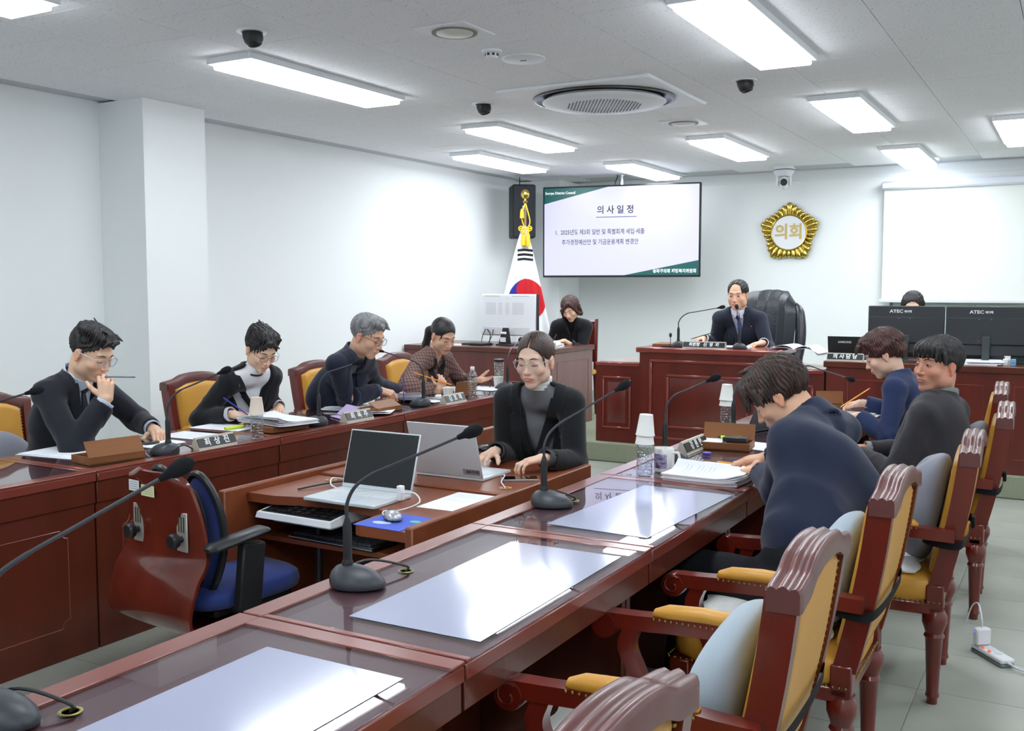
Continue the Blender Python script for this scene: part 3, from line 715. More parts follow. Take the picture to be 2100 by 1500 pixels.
chairs = [  # x, y, rz
    (-.60, 1.13, 90, 'yellow leather armchair cut by the bottom edge, nearest the viewer'),
    (-.575, 2.14, 91, 'yellow armchair second from the viewer with pale blue cushion and slanting strap'),
    (-.545, 3.08, 90, 'yellow armchair behind the leaning man in navy'),
    (-.42, 4.03, 92, 'empty yellow armchair with the two-lobed grey back cushion'),
    (-.375, 5.12, 92, 'yellow armchair behind the man looking at the viewer'),
    (-.46, 6.2, 92, 'farthest yellow armchair of the near row, behind the woman in navy'),
    (-4.68, 3.03, -90, 'yellow armchair at the left edge behind the chin-resting man'),
    (-4.68, 4.45, -90, 'yellow armchair behind the short-haired woman in black'),
    (-4.70, 5.6, -90, 'yellow armchair behind the grey-haired man'),
    (-4.72, 6.62, -90, 'yellow armchair behind the woman in the checked jacket'),
]
for i, (x, y, rz, lb) in enumerate(chairs):
    c = ch0 if i == 0 else dup(ch0)
    c.location = (x, y, 0); c.rotation_euler = (0, 0, radians(rz)); c['label'] = lb; c['group'] = 'yellow leather armchairs'
# cushions: soft shapes in chair space
def cushion(ci, kind, m, lb, w=.19, zc=.68, h=.2, strap=True):
    x, y, rz, _ = chairs[ci]; t = thing('lumbar_cushion', lb, 'cushion', (x, y, 0), radians(rz), 'lumbar cushions on the armchairs')
    b = MB()
    def f(u, v):
        a = 2*pi*u; q = (1-cos(pi*v))/2
        # lens-like pad: front bulges, sides thicker than the middle
        X = cos(a)*w*(sin(pi*v)**.45); Z = zc+sin(a)*h*(sin(pi*v)**.45)
        Yy = .0+.105-cos(pi*v)*(.075 if v > .5 else .035) 
        wing = (abs(X)/w)**2*.06
        low = -.10*(Z-.40)/.55
        if kind == 'lobes': wing = (abs(X)/w)**1.5*.10-.03*max(0, 1-(abs(X)/w)*3)+.02*max(0, (Z-zc)/h); 
        return (X, Yy+wing*(v)+low-.02, Z)
    def g(u, v):
        return f(u, v)
    b.grid(g, 32, 20); b.build('pad', m, t, 80)
    if strap:
        b = MB(); sz = .60; P = [(-.205, .05, sz), (-.25, .02, sz), (-.26, -.06, sz-.005), (-.21, -.088, sz), (0, -.095, sz+.0), (.21, -.088, sz), (.26, -.06, sz-.005), (.25, .02, sz), (.205, .05, sz)]
        P = bez(P, 5); vs = []
        for p in P: vs += [(p[0], p[1], p[2]-.015), (p[0]*1.006, p[1]*1.006-.001, p[2]+.015)]
        b._new(vs, [[2*k, 2*k+1, 2*k+3, 2*k+2] for k in range(len(P)-1)])
        if kind == 'lobes' or ci == 4: b.box((.13, -.106, sz-.022), (.18, -.09, sz+.022), .004)
        b.build('strap', RUBBER, t)
    return t
cushion(1, 'pad', CUSHL, 'pale blue lumbar cushion on the second armchair from the viewer', .19, .64, .17)
cushion(2, 'pad', CUSHL, 'pale blue lumbar cushion behind the man in navy', .19, .66, .17)
cushion(3, 'lobes', CUSHG, 'large grey two-lobed back cushion on the empty armchair', .2, .68, .2)
cushion(4, 'pad', CUSHG, 'grey lumbar cushion behind the man looking at the viewer')
for ci, lb in ((6, 'grey lumbar cushion at the left edge behind the chin-resting man'), (7, 'grey lumbar cushion behind the short-haired woman'), (8, 'grey lumbar cushion behind the grey-haired man'), (9, 'grey lumbar cushion behind the woman in the checked jacket')):
    cushion(ci, 'pad', CUSHG, lb, .17, .63, .16, False)
def seat_pad(ci, lb, sk=0):
    x, y, rz, _ = chairs[ci]; t = thing('seat_pad', lb, 'seat pad', (x, y, .47), radians(rz+sk), 'fluffy white seat pads')
    rnd = random.Random(ci); b = MB()
    ph = [rnd.random()*6 for _ in range(4)]
    def f(u, v):
        X = (u-.5)*.44; Y_ = .06+v*.43; e = max(abs(u-.5), abs(v-.5))*2
        z = .010+.016*(1-e**6)+.004*sin(14*u+ph[0])*sin(11*v+ph[1])+(.03*max(0, v-.9)*10*(sin(5*u+ph[2])*.5+.4) if v > .9 else 0)*.2
        return (X+.008*sin(20*v+ph[3]), Y_+.008*sin(18*u+ph[2]), z)
    b.grid(f, 22, 22, thick=.008); b.build('fleece', FURW, t, 60); return t
for ci, lb in ((0, 'white fluffy seat pad on the nearest armchair'), (1, 'white fluffy seat pad on the second armchair from the viewer'), (2, 'white fluffy seat pad under the man in navy'), (3, 'white fluffy seat pad on the empty armchair with grey cushion')): seat_pad(ci, lb, (ci*7) % 5-2)

# ============================================================ stenographer swivel chairs with plywood shells
def shell_chair(loc, rz, lb, tilt=0, labels=True):
    t = thing('swivel_chair', lb, 'chair', loc, rz, 'blue swivel chairs with wooden shells')
    SH = mat('shell_plywood', (108, 38, 24), .22, .5, coat=.7, coat_r=.06, noise=(5, (80, 24, 14), .9, (1, 1, .4)))
    # shell: one bent plywood sheet, profile (y,z) swept with a half width that narrows to the top
    prof = bez([(.26, .345, 0), (.12, .33, 0), (.0, .352, 0), (-.04, .42, 0), (-.012, .52, 0), (.035, .60, 0), (.034, .74, 0), (.0, .90, 0)], 7); n = len(prof)-1
    L_ = [0]
    for k in range(n): L_.append(L_[-1]+(prof[k+1]-prof[k]).length)
    def hw(k):
        z = prof[k][1]; d1 = L_[-1]-L_[k]; d0 = L_[k]
        w_ = .170+.075*min(1, max(0, (.9-z)/.34))**.8
        for d, r in ((d1, .06), (d0, .05)):
            if d < r: w_ = w_-r+sqrt(max(0, r*r-(r-d)**2))
        return w_
    def shp(off):
        def f(u, v):
            k = int(round(v*n)); p = prof[k]; tg = (prof[min(k+1, n)]-prof[max(k-1, 0)]).normalized(); s = (u-.5)*2
            q_ = min(1, max(0, (k/n-.2)/.3)); cur = .03*s*s*q_*q_*(3-2*q_)
            return (s*hw(k), p[0]+cur-tg[1]*off, p[1]+tg[0]*off)
        return f
    b = MB(); vs = []; fs = []; nu = 16
    for off in (0, .012):
        g_ = shp(off); vs += [g_(i_/nu, k/n) for i_ in range(nu+1) for k in range(n+1)]
    id_ = lambda i_, k, l: l*(nu+1)*(n+1)+i_*(n+1)+k
    for i_ in range(nu):
        for k in range(n):
            fs.append([id_(i_, k, 0), id_(i_+1, k, 0), id_(i_+1, k+1, 0), id_(i_, k+1, 0)]); fs.append([id_(i_, k, 1), id_(i_, k+1, 1), id_(i_+1, k+1, 1), id_(i_+1, k, 1)])
        for k in (0, n): fs.append([id_(i_, k, 0), id_(i_+1, k, 0), id_(i_+1, k, 1), id_(i_, k, 1)])
    for k in range(n):
        for i_ in (0, nu): fs.append([id_(i_, k, 0), id_(i_, k+1, 0), id_(i_, k+1, 1), id_(i_, k, 1)])
    b._new(vs, fs); b.build('wood_shell', SH, t, 50)
    b = MB()
    for s in (-1, 1):
        b2 = MB(); 
        b2.box((s*.13-.03, -.012, .62), (s*.13+.03, -.006, .76), .002, R=Rx(radians(0)), c=(s*.13, 0, .69)); 
        pl = b2.build('adjuster_plate', mat('steel_plate', (200, 200, 196), .35, metal=.5), t); pl.location = (0, .044, 0)
        b2 = MB()
        for q in (-1, 0, 1): b2.box((s*.13+q*.014-.003, -.0135, .69), (s*.13+q*.014+.003, -.0115, .745))
        b2.build('slots', mat('slot_dark', (70, 60, 40), .6), pl)
        b2 = MB(); b2.lathe([(.0001, 0), (.012, 0), (.012, .02), (.026, .022), (.028, .04), (.022, .048), (.0001, .048)], 10, M=TM((s*.13, -.012, .665), (1, 0, 0), (0, 0, 1))); b2.build('knob', BLACK, pl)
    # twin back pads
    for s in (-1, 1):
        b = MB()
        def g(u, v):
            a = 2*pi*u; z = .655+sin(a)*.225*(sin(pi*v)**.5); x = s*.112+cos(a)*.10*(sin(pi*v)**.5)
            return (x, .125-cos(pi*v)*.03+.03*sin((z-.45)*7)-.05*max(0, z-.7), z)
        b.grid(g, 28, 12); b.build('back_pad', BLUEF, t, 80)
        b = MB(); b.tube([(s*.112+cos(2*pi*k/28)*.103, .118+.03*sin((.655+sin(2*pi*k/28)*.228-.45)*7)-.05*max(0, .655+sin(2*pi*k/28)*.228-.7), .655+sin(2*pi*k/28)*.228) for k in range(29)], .014, 8); b.build('pad_rim', BLACK, t)
        b = MB(); b.ell((s*.112, .088, .65), (.09, .022, .19)); b.build('pad_shell', BLACKM, t)
    b = MB(); vs = []; prs = [(.93, .40), (1.0, .41), (1.02, .435), (1.0, .458), (.93, .472), (.6, .478), (.001, .476)]
    for r_, z_ in prs:
        for k in range(32):
            a = 2*pi*k/32+.01; ca, sa = cos(a), sin(a); vs.append((.235*r_*math.copysign(abs(ca)**.5, ca), .29+.25*r_*math.copysign(abs(sa)**.5, sa), z_))
    b._new(vs, [[i_*32+k, i_*32+(k+1) % 32, (i_+1)*32+(k+1) % 32, (i_+1)*32+k] for i_ in range(len(prs)-1) for k in range(32)]+[list(range(32))[::-1]]); b.build('seat', BLUEF, t, 80)
    b = MB(); b.box((-.19, .12, .365), (.19, .48, .40), .01); b.build('seat_base', BLACKM, t)
    for s in (1,):
        b = MB(); b.box((s*.27-.02, .16, .40), (s*.27+.02, .26, .64), .006, R=Rx(radians(-6)), c=(s*.27, .2, .5)); b.box((min(s*.12, s*.27), .17, .385), (max(s*.12, s*.27), .25, .405), .003); ar = b.build('arm_post', BLACKM, t)
        b = MB(); b.tube([(s*.275, .03, .645), (s*.275, .045, .65), (s*.27, .15, .662), (s*.265, .27, .672), (s*.262, .30, .668)], [.018, .038, .042, .04, .02], 14, flat=.45); b.build('armrest', BLACK, ar)
    b = MB(); b.tube([(0, .3, .07), (0, .3, .37)], .028, 14); b.build('column', BLACKM, t)
    b = MB()
    for k in range(5):
        a = 2*pi*k/5+.3; b.tube([(0, .3, .09), (cos(a)*.27, .3+sin(a)*.27, .065)], [.03, .016], 8)
        b.ell((cos(a)*.28, .3+sin(a)*.28, .028), (.026, .026, .028), n=10, m=7)
    b.build('star_base', BLACKM, t)
    if labels:
        for x0, w_, c_, zz in ((-.13, .062, (225, 226, 228), .835), (-.055, .078, (226, 230, 170), .825)):
            b = MB(); b.box((x0, -.0135, zz-.02), (x0+w_, -.0125, zz+.02)); lb_ = b.build('sticker', mat('sticker_%d' % c_[2], c_, .5), t); lb_.location = (0, .012, 0)
            b = MB(); 
            for q in range(4): b.box((x0+.006, -.014, zz+.012-q*.008), (x0+w_-.008, -.0137, zz+.0135-q*.008))
            b.build('print_lines', PAPERG, lb_)
    return t
shell_chair((-2.84, 2.42, -.045), radians(-7), 'blue swivel chair showing its varnished wooden shell, left of centre')
shell_chair((-2.42, 4.72, -.02), radians(172), 'blue swivel chair the stenographer sits on', labels=False)
# black leather chairman chair
t = thing('executive_chair', 'high black leather chair behind the chairman', 'chair', (-2.50, 9.1, PLAT-.03), radians(167))
BL = mat('black_leather', (38, 42, 50), .33, .5, bump=(60, .25, (1, 1, 1)))
b = MB()
def f(u, v):
    a = (u-.5)*2; z = .45+.80*v-.03*abs(a)**4*v; w_ = .27+.02*sin(pi*v)-.05*max(0, v-.9)*5; e = min(1, (1-v)/.12, v/.06); e = sqrt(max(0, 1-(1-e)**2))
    return (a*w_, -.05-.16*v+.09*(abs(a)**3)+.028*e*sin(3*pi*abs(a))*.2+.045*e, z)
b.grid(f, 26, 30, thick=.11); b.build('backrest', BL, t, 80)
b = MB()
for s in (-1, 1):
    b = MB(); b.tube(bez([(s*.30, .08, .62), (s*.33, .0, .75), (s*.325, -.06, .95), (s*.275, -.12, 1.13), (s*.22, -.15, 1.2)], 4), [.04, .045, .05, .06, .05, .05, .05, .05, .05, .05, .05, .05, .05, .045, .04, .035, .03], 12)
    b.build('side_bolster', BL, t, 70)
b = MB(); b.ell((0, .2, .42), (.30, .30, .10), n=24, m=10); b.build('seat', BL, t, 80)
for s in (-1, 1):
    b = MB(); b.tube(bez([(s*.30, -.05, .42), (s*.34, .0, .60), (s*.34, .15, .65), (s*.34, .30, .63), (s*.31, .36, .5), (s*.26, .33, .38)], 5), .028, 10); b.build('armrest', BL, t, 70)
b = MB(); b.tube([(0, .2, .06), (0, .2, .36)], .03, 12)
for k in range(5):
    a = 2*pi*k/5; b.tube([(0, .2, .09), (cos(a)*.3, .2+sin(a)*.3, .05)], [.03, .016], 8); b.ell((cos(a)*.31, .2+sin(a)*.31, .03), (.028, .028, .03), n=10, m=7)
b.build('swivel_base', BLACKM, t)
# wooden chair of the woman at the back
t = thing('side_chair', 'dark wooden chair of the woman beside the flag', 'chair', (-4.60, 9.5, PLAT), radians(180+8))
for s in (-1, 1):
    b = MB(); b.tube([(s*.21, -.06, 0), (s*.21, 0, .43), (s*.21, -.05, 1.0)], [.02, .022, .018], 6); b.build('back_post', WOODC, t)
    b = MB(); b.tube([(s*.21, .42, 0), (s*.21, .42, .43)], [.016, .022], 6); b.build('leg', WOODC, t)
b = MB(); b.box((-.2, -.065, .55), (.2, -.035, .98), .01); b.build('backrest', WOODC, t)
b = MB(); b.box((-.23, -.01, .42), (.23, .45, .48), .02); b.build('seat', LEATHER, t)
# ============================================================ implicit-surface people
F32 = np.float32
def A(v): return np.array(v, dtype=F32)
def smin(a, b, k):
    h = np.clip(.5+.5*(b-a)/k, 0, 1); return b+(a-b)*h-k*h*(1-h)
def smax(a, b, k): return -smin(-a, -b, k)
def ell(P, c, r, R=None):
    Q = P-A(c)
    if R is not None: Q = Q @ A(R)          # R columns = local axes
    r = A(r); k0 = np.sqrt(((Q/r)**2).sum(1))+1e-6; k1 = np.sqrt(((Q/(r*r))**2).sum(1))+1e-6
    return k0*(k0-1)/k1
def rc(P, a, b, ra, rb):
    a = A(a); b = A(b); ab = b-a; Q = P-a; t = np.clip(Q @ ab/max(1e-9, float(ab @ ab)), 0, 1)
    return np.sqrt(((Q-t[:, None]*ab)**2).sum(1))-(ra+(rb-ra)*t)
def snets(sdf, lo, hi, h):
    lo = A(lo); B = 4; nb = np.maximum(1, np.ceil((A(hi)-lo)/(h*B)).astype(int)); n = nb*B
    ax = [lo[i]+h*B*(np.arange(nb[i])+.5) for i in range(3)]
    C = np.stack(np.meshgrid(*ax, indexing='ij'), -1).reshape(-1, 3).astype(F32)
    d = sdf(C).reshape(nb); mask = np.abs(d) < B*h*1.9+.006
    pad = lambda a: np.pad(a, [(0, 1)]*3, mode='edge')
    up = lambda a: a.repeat(B, 0).repeat(B, 1).repeat(B, 2)
    Fv = pad(up(np.where(d > 0, F32(1), F32(-1)))); pm = pad(up(mask))
    q = pm.copy()
    for i in range(3):
        s = [slice(None)]*3; s2 = [slice(None)]*3; s[i] = slice(1, None); s2[i] = slice(None, -1)
        q[tuple(s)] |= pm[tuple(s2)]; pm = q.copy()
    idx = np.argwhere(pm); P = (lo+idx*F32(h)).astype(F32)
    Fv[pm] = sdf(P)
    # keep the surface closed at the box
    for i in range(3):
        for e in (0, -1):
            s = [slice(None)]*3; s[i] = e; Fv[tuple(s)] = np.maximum(Fv[tuple(s)], .5*h)
    ins = Fv < 0
    cs = sum(ins[a:ins.shape[0]-1+a, b:ins.shape[1]-1+b, c:ins.shape[2]-1+c].astype(np.int8) for a in (0, 1) for b in (0, 1) for c in (0, 1))
    act = np.argwhere((cs > 0) & (cs < 8)); M = -np.ones(cs.shape, dtype=np.int64); M[tuple(act.T)] = np.arange(len(act))
    acc = np.zeros((len(act), 3)); cnt = np.zeros(len(act)); off = [(a, b, c) for a in (0, 1) for b in (0, 1) for c in (0, 1)]
    val = {o: Fv[act[:, 0]+o[0], act[:, 1]+o[1], act[:, 2]+o[2]] for o in off}
    for o in off:
        for i in range(3):
            if o[i] == 0:
                o2 = list(o); o2[i] = 1; o2 = tuple(o2); a, b = val[o], val[o2]; cr = (a < 0) != (b < 0)
                t = np.where(cr, a/(a-b+1e-12), 0); p = np.array(o, dtype=float)[None]+t[:, None]*np.eye(3)[i][None]
                acc += np.where(cr[:, None], p, 0); cnt += cr
    V = lo+(act+acc/cnt[:, None])*h
    quads = []
    for i in range(3):
        j, k = (i+1) % 3, (i+2) % 3
        s0 = [slice(None)]*3; s1 = [slice(None)]*3; s0[i] = slice(None, -1); s1[i] = slice(1, None)
        a = ins[tuple(s0)]; b = ins[tuple(s1)]
        for flip, cr in ((0, a & ~b), (1, ~a & b)):
            E_ = np.argwhere(cr); E_ = E_[(E_[:, j] > 0) & (E_[:, k] > 0) & (E_[:, j] < n[j]) & (E_[:, k] < n[k])]
            if not len(E_): continue
            def g(dj, dk):
                q = E_.copy(); q[:, j] -= dj; q[:, k] -= dk; return M[tuple(q.T)]
            Q = np.stack([g(1, 1), g(0, 1), g(0, 0), g(1, 0)], 1)
            if flip: Q = Q[:, ::-1]
            quads.append(Q)
    return V.astype(F32), np.concatenate(quads)
def np_mesh(name, V, Q):
    me = bpy.data.meshes.new(name); me.vertices.add(len(V)); me.vertices.foreach_set('co', V.astype(F32).ravel())
    me.loops.add(Q.size); me.loops.foreach_set('vertex_index', Q.astype(np.int32).ravel())
    me.polygons.add(len(Q)); me.polygons.foreach_set('loop_start', np.arange(0, Q.size, 4, dtype=np.int32)); me.polygons.foreach_set('loop_total', np.full(len(Q), 4, dtype=np.int32))
    me.update(calc_edges=True); me.polygons.foreach_set('use_smooth', np.ones(len(Q), dtype=bool)); return me
def join_np(parts):
    V = []; Q = []; C = []; o = 0
    for v, q, c in parts: V.append(v); Q.append(q+o); C.append(c); o += len(v)
    return np.concatenate(V), np.concatenate(Q), np.concatenate(C)
def n3(P, s, seed=0):
    """cheap smooth noise"""
    r = np.random.RandomState(seed); out = np.zeros(len(P), dtype=F32)
    for i in range(5):
        d = r.normal(size=3); d /= np.linalg.norm(d); out += np.sin((P @ A(d))*s*(1+.45*i)+r.rand()*6.28)
    return out/3
def vn(v): v = A(v); return v/np.linalg.norm(v)
def cols(x, y, z): return np.stack([A(x), A(y), A(z)], 1)   # local axes as columns
def skin_mat(name, rgb, rough=.5):
    m = mat(name, rgb, rough, .4, vcol='col'); b = m.node_tree.nodes['Principled BSDF']
    b.inputs['Subsurface Weight'].default_value = .12; b.inputs['Subsurface Radius'].default_value = (.012, .005, .003); b.inputs['Subsurface Scale'].default_value = 1.0
    return m
SKIN = skin_mat('skin', (226, 180, 150))
def hair_mat(name, rgb, rgb2, rough=.38):
    return mat(name, rgb, rough, .5, noise=(60, rgb2, .8, (1, 1, .12)), bump=(160, .35, (1, 1, .12)))
H_BLACK = hair_mat('hair_black', (24, 22, 24), (44, 40, 42)); H_BROWN = hair_mat('hair_dark_brown', (44, 32, 28), (76, 52, 44)); H_GREY = hair_mat('hair_grey', (150, 150, 152), (96, 96, 100))
H_RED = hair_mat('hair_red_brown', (46, 30, 28), (92, 48, 40))
# ---------------------------------------------------- head in its own frame: x right, y forward, z up; origin between the ears
def head_sdf(P, jaw=1.0, fat=0.0, female=False, nose=1.0, mouth_open=0):
    X = np.abs(P[:, 0]); S = np.stack([X, P[:, 1], P[:, 2]], 1)
    d = ell(P, (0, -.012, .042), (.077, .096, .082))
    d = smin(d, ell(P, (0, .022, -.02), (.064+fat*.6, .074, .086)), .03)
    d = smin(d, ell(S, (.043*jaw+fat, .012, -.058), (.024, .034, .03)), .03)
    d = smin(d, ell(P, (0, .066, -.094), (.026*jaw+fat*.5, .022, .020)), .028)
    d = smin(d, ell(S, (.043+fat*.5, .062, -.022), (.022, .022, .020)), .022)
    d = smin(d, rc(S, (.0, .088, .032), (.036, .076, .034), .009, .010), .014)
    # eye sockets
    d = smax(d, -ell(S, (.032, .108, .012), (.019, .020, .012)), .012)
    d = smin(d, ell(S, (.0315, .0765, .010), (.0155, .0150, .0118)), .005)
    # nose
    d = smin(d, rc(P, (0, .088, .018), (0, .1065*1, -.022), .0065, .0100), .010)
    d = smin(d, ell(P, (0, .110*nose**.2, -.027), (.0115, .0105, .009)), .006)
    d = smin(d, ell(S, (.0125, .098, -.030), (.008, .010, .0072)), .005)
    d = smax(d, -ell(S, (.0058, .1065, -.0375), (.0036, .005, .0035)), .003)
    # muzzle and lips
    d = smin(d, ell(P, (0, .078, -.056), (.030, .022, .022)), .014)
    f = 1.04 if female else .92
    d = smin(d, ell(S, (.006, .0975, -.0545), (.0165, .0065*f, .0045*f)), .004)
    d = smin(d, ell(P, (0, .0965, -.0635), (.0165, .0068*f, .0055*f)), .005)
    d = smax(d, -ell(P, (0, .1045, -.0590), (.022, .006, .0012)), .0025)
    d = smax(d, -ell(P, (0, .100, -.0735), (.012, .006, .004)), .005)
    # ears
    e = ell(S, (.0785, -.008, .002), (.0085, .0175, .028)); e = smax(e, -ell(S, (.091, -.003, .004), (.0085, .011, .019)), .005)
    e = smin(e, ell(S, (.078, -.004, -.026), (.007, .008, .010)), .006)
    d = smin(d, e, .005)
    return d
def head_col(P, base, lip, female):
    X = np.abs(P[:, 0]); c = np.tile(A(lin(base)), (len(P), 1)); n = len(P)
    def mixin(w, rgb): 
        nonlocal c; w = np.clip(w, 0, 1)[:, None]; c = c*(1-w)+A(lin(rgb))*w
    front = P[:, 1] > .075
    red = tuple(int(b_*k) for b_, k in zip(base, (1.0, .86, .82)))
    mixin(.28*np.exp(-((X-.042)**2/.0004+(P[:, 2]+.022)**2/.0005))*(P[:, 1] > .03), red)
    mixin(.3*np.exp(-(X**2/.0002+(P[:, 2]+.03)**2/.0003))*front, red)
    mixin(.6*(X > .074)*(P[:, 2] < .04)*(P[:, 2] > -.04), red)
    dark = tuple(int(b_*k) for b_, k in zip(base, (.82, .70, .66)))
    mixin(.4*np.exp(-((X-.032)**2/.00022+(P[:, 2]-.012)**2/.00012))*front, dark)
    lipw = np.clip(1.35-((X/.0235)**2+((P[:, 2]+.0592)/.0098)**2), 0, .35)/.35*(P[:, 1] > .088)
    mixin(lipw*(.72 if female else .5), lip)
    return np.concatenate([c, np.ones((n, 1), dtype=F32)], 1)
def surf_y(fn, x, z, y0=.15):
    """first hit of the face when coming from the front"""
    y = y0
    for _ in range(60):
        d = float(fn(A([[x, y, z]]))[0])
        if d < .0003: break
        y -= d*.8
        if y < -.1: break
    return y
def hairf(style, P, base_fn=None):
    """hair volumes in the head frame, negative inside"""
    X = np.abs(P[:, 0]); S = np.stack([X, P[:, 1], P[:, 2]], 1)
    th = np.arctan2(P[:, 0], P[:, 1]+.02)
    strand = .0018*np.sin(th*46+3*n3(P, 40, 3))+.0016*np.sin(P[:, 0]*260+P[:, 2]*60+4*n3(P, 30, 5))
    if style == 'short_up':      # young man: full top swept up and forward, tight sides
        d = ell(P, (0, -.018, .050), (.083, .103, .090))
        d = smin(d, ell(P, (0, .030, .105), (.062, .066, .036)), .02)
        d = smin(d, ell(P, (.02, -.02, .118), (.06, .07, .03)), .02)
        d = smax(d, -ell(P, (0, .128, .026), (.080, .088, .064)), .004)
        d = smax(d, P[:, 1]*.55-P[:, 2]-.006, .006); d = smax(d, -ell(S, (.095, .0, .0), (.03, .03, .035)), .003)
        strand = strand*1.4
    elif style == 'pixie':       # short-haired woman
        d = ell(P, (0, -.016, .052), (.087, .106, .093))
        d = smin(d, ell(P, (-.01, .035, .105), (.066, .060, .038)), .02)
        d = smin(d, ell(P, (0, -.06, .10), (.06, .05, .04)), .02)
        d = smax(d, -ell(P, (-.010, .134, .018), (.078, .082, .068)), .004)
        d = smax(d, P[:, 1]*.6-P[:, 2]-.012, .006); d = smax(d, -ell(S, (.098, .008, -.006), (.03, .026, .034)), .003)
        strand = strand*1.8
    elif style == 'grey':
        d = ell(P, (0, -.018, .050), (.084, .105, .090))
        d = smin(d, ell(P, (0, .040, .106), (.064, .054, .034)), .02)
        d = smax(d, -ell(P, (0, .130, .028), (.078, .088, .066)), .004)
        d = smax(d, P[:, 1]*.5-P[:, 2]-.014, .006); d = smax(d, -ell(S, (.094, .004, .0), (.028, .022, .034)), .003)
        strand = strand*1.5
    elif style == 'balding':
        d = ell(P, (0, -.016, .048), (.085, .104, .087))
        d = smax(d, -ell(P, (0, .120, .055), (.060, .110, .072)), .006)
        d = smax(d, P[:, 1]*.45-P[:, 2]-.006, .006); d = smax(d, -ell(S, (.096, .004, .0), (.03, .026, .034)), .003)
    elif style == 'tied':        # parted in the middle, pulled back
        d = ell(P, (0, -.016, .050), (.083, .104, .090))
        d = smax(d, -ell(P, (0, .118, .008), (.080, .098, .082)), .005); d = smax(d, P[:, 1]*.7-P[:, 2]-.022, .006)
        d = smax(d, -ell(S, (.098, .0, -.004), (.026, .026, .036)), .003)
        d = smax(d, .0018-np.abs(P[:, 0]+.004)*.6-(P[:, 1] < .03)*.01, .003)
        d = smin(d, ell(P, (0, -.118, .035), (.032, .03, .036)), .02)
        strand = .0007*np.sin(np.arctan2(P[:, 2]-.03, P[:, 0])*90+3*n3(P, 30, 4))+.0015*n3(P, 24, 8)
    elif style == 'ponytail':
        d = ell(P, (0, -.016, .050), (.082, .103, .089))
        d = smax(d, -ell(P, (0, .118, .004), (.078, .094, .080)), .005); d = smax(d, P[:, 1]*.7-P[:, 2]-.018, .006)
        d = smax(d, -ell(S, (.098, .0, -.004), (.026, .026, .036)), .003)
        d = smin(d, rc(P, (0, -.10, .02), (.01, -.145, -.03), .034, .03), .02); d = smin(d, rc(P, (.01, -.145, -.03), (.02, -.135, -.14), .034, .026), .02); d = smin(d, rc(P, (.02, -.135, -.14), (.02, -.11, -.20), .026, .008), .02)
        strand = .0007*np.sin(np.arctan2(P[:, 2]-.03, P[:, 0])*90+3*n3(P, 30, 4))
    elif style == 'bob':
        d = ell(P, (0, -.016, .045), (.094, .110, .100))
        d = smin(d, rc(S, (.074, -.02, .03), (.088, -.015, -.065), .030, .026), .02); d = smin(d, rc(P, (0, -.07, .0), (0, -.06, -.09), .05, .04), .03)
        d = smax(d, -ell(P, (-.018, .125, -.012), (.070, .095, .088)), .006); d = smax(d, -ell(P, (0, .06, -.09), (.068, .10, .085)), .006)
        d = smin(d, rc(P, (-.03, .080, .108), (.056, .076, .03), .018, .020), .012); d = smin(d, rc(P, (.056, .076, .03), (.088, .030, -.065), .020, .018), .012); d = smin(d, rc(P, (-.04, .075, .10), (-.088, .02, -.05), .016, .016), .012)
    elif style == 'long':
        d = ell(P, (0, -.016, .050), (.087, .106, .093)); d = smax(d, -ell(P, (0, .120, .0), (.070, .095, .082)), .006)
        d = smin(d, rc(S, (.068, -.01, .03), (.075, .0, -.14), .026, .03), .02); d = smin(d, rc(P, (0, -.07, .0), (0, -.06, -.16), .05, .05), .03)
    elif style == 'mop':         # navy man: full dark hair with a fringe hanging forward
        d = ell(P, (0, -.016, .052), (.090, .110, .096))
        d = smin(d, ell(P, (0, .055, .085), (.070, .060, .045)), .02)
        d = smax(d, -ell(P, (0, .140, -.015), (.090, .075, .075)), .005)
        d = smax(d, P[:, 1]*.42-P[:, 2]-.014, .006); d = smax(d, -ell(S, (.100, .0, -.008), (.03, .024, .034)), .003)
        strand = strand*1.6
    elif style == 'curly':       # navy woman: short wavy volume
        d = ell(P, (0, -.020, .058), (.096, .116, .100)); d = smin(d, ell(P, (0, .045, .105), (.070, .060, .042)), .02)
        d = smin(d, ell(P, (0, -.085, .01), (.07, .04, .06)), .02)
        d = smax(d, -ell(P, (0, .150, .005), (.085, .080, .070)), .006); d = smax(d, P[:, 1]*.65-P[:, 2]-.022, .008)
        d = smax(d, -ell(S, (.104, .010, -.012), (.03, .022, .032)), .004); strand = strand*1.3+.004*n3(P, 70, 9)
    elif style == 'bangs':       # thick straight fringe, sides trimmed
        d = ell(P, (0, -.016, .052), (.088, .107, .095)); d = smin(d, ell(P, (0, .052, .080), (.072, .056, .045)), .02)
        d = smax(d, -ell(P, (0, .150, -.012), (.095, .085, .064)), .004); d = smax(d, P[:, 1]*.5-P[:, 2]-.008, .005)
        d = smax(d, -ell(S, (.097, .004, .0), (.03, .026, .036)), .003); strand = strand*1.3
    return d+strand
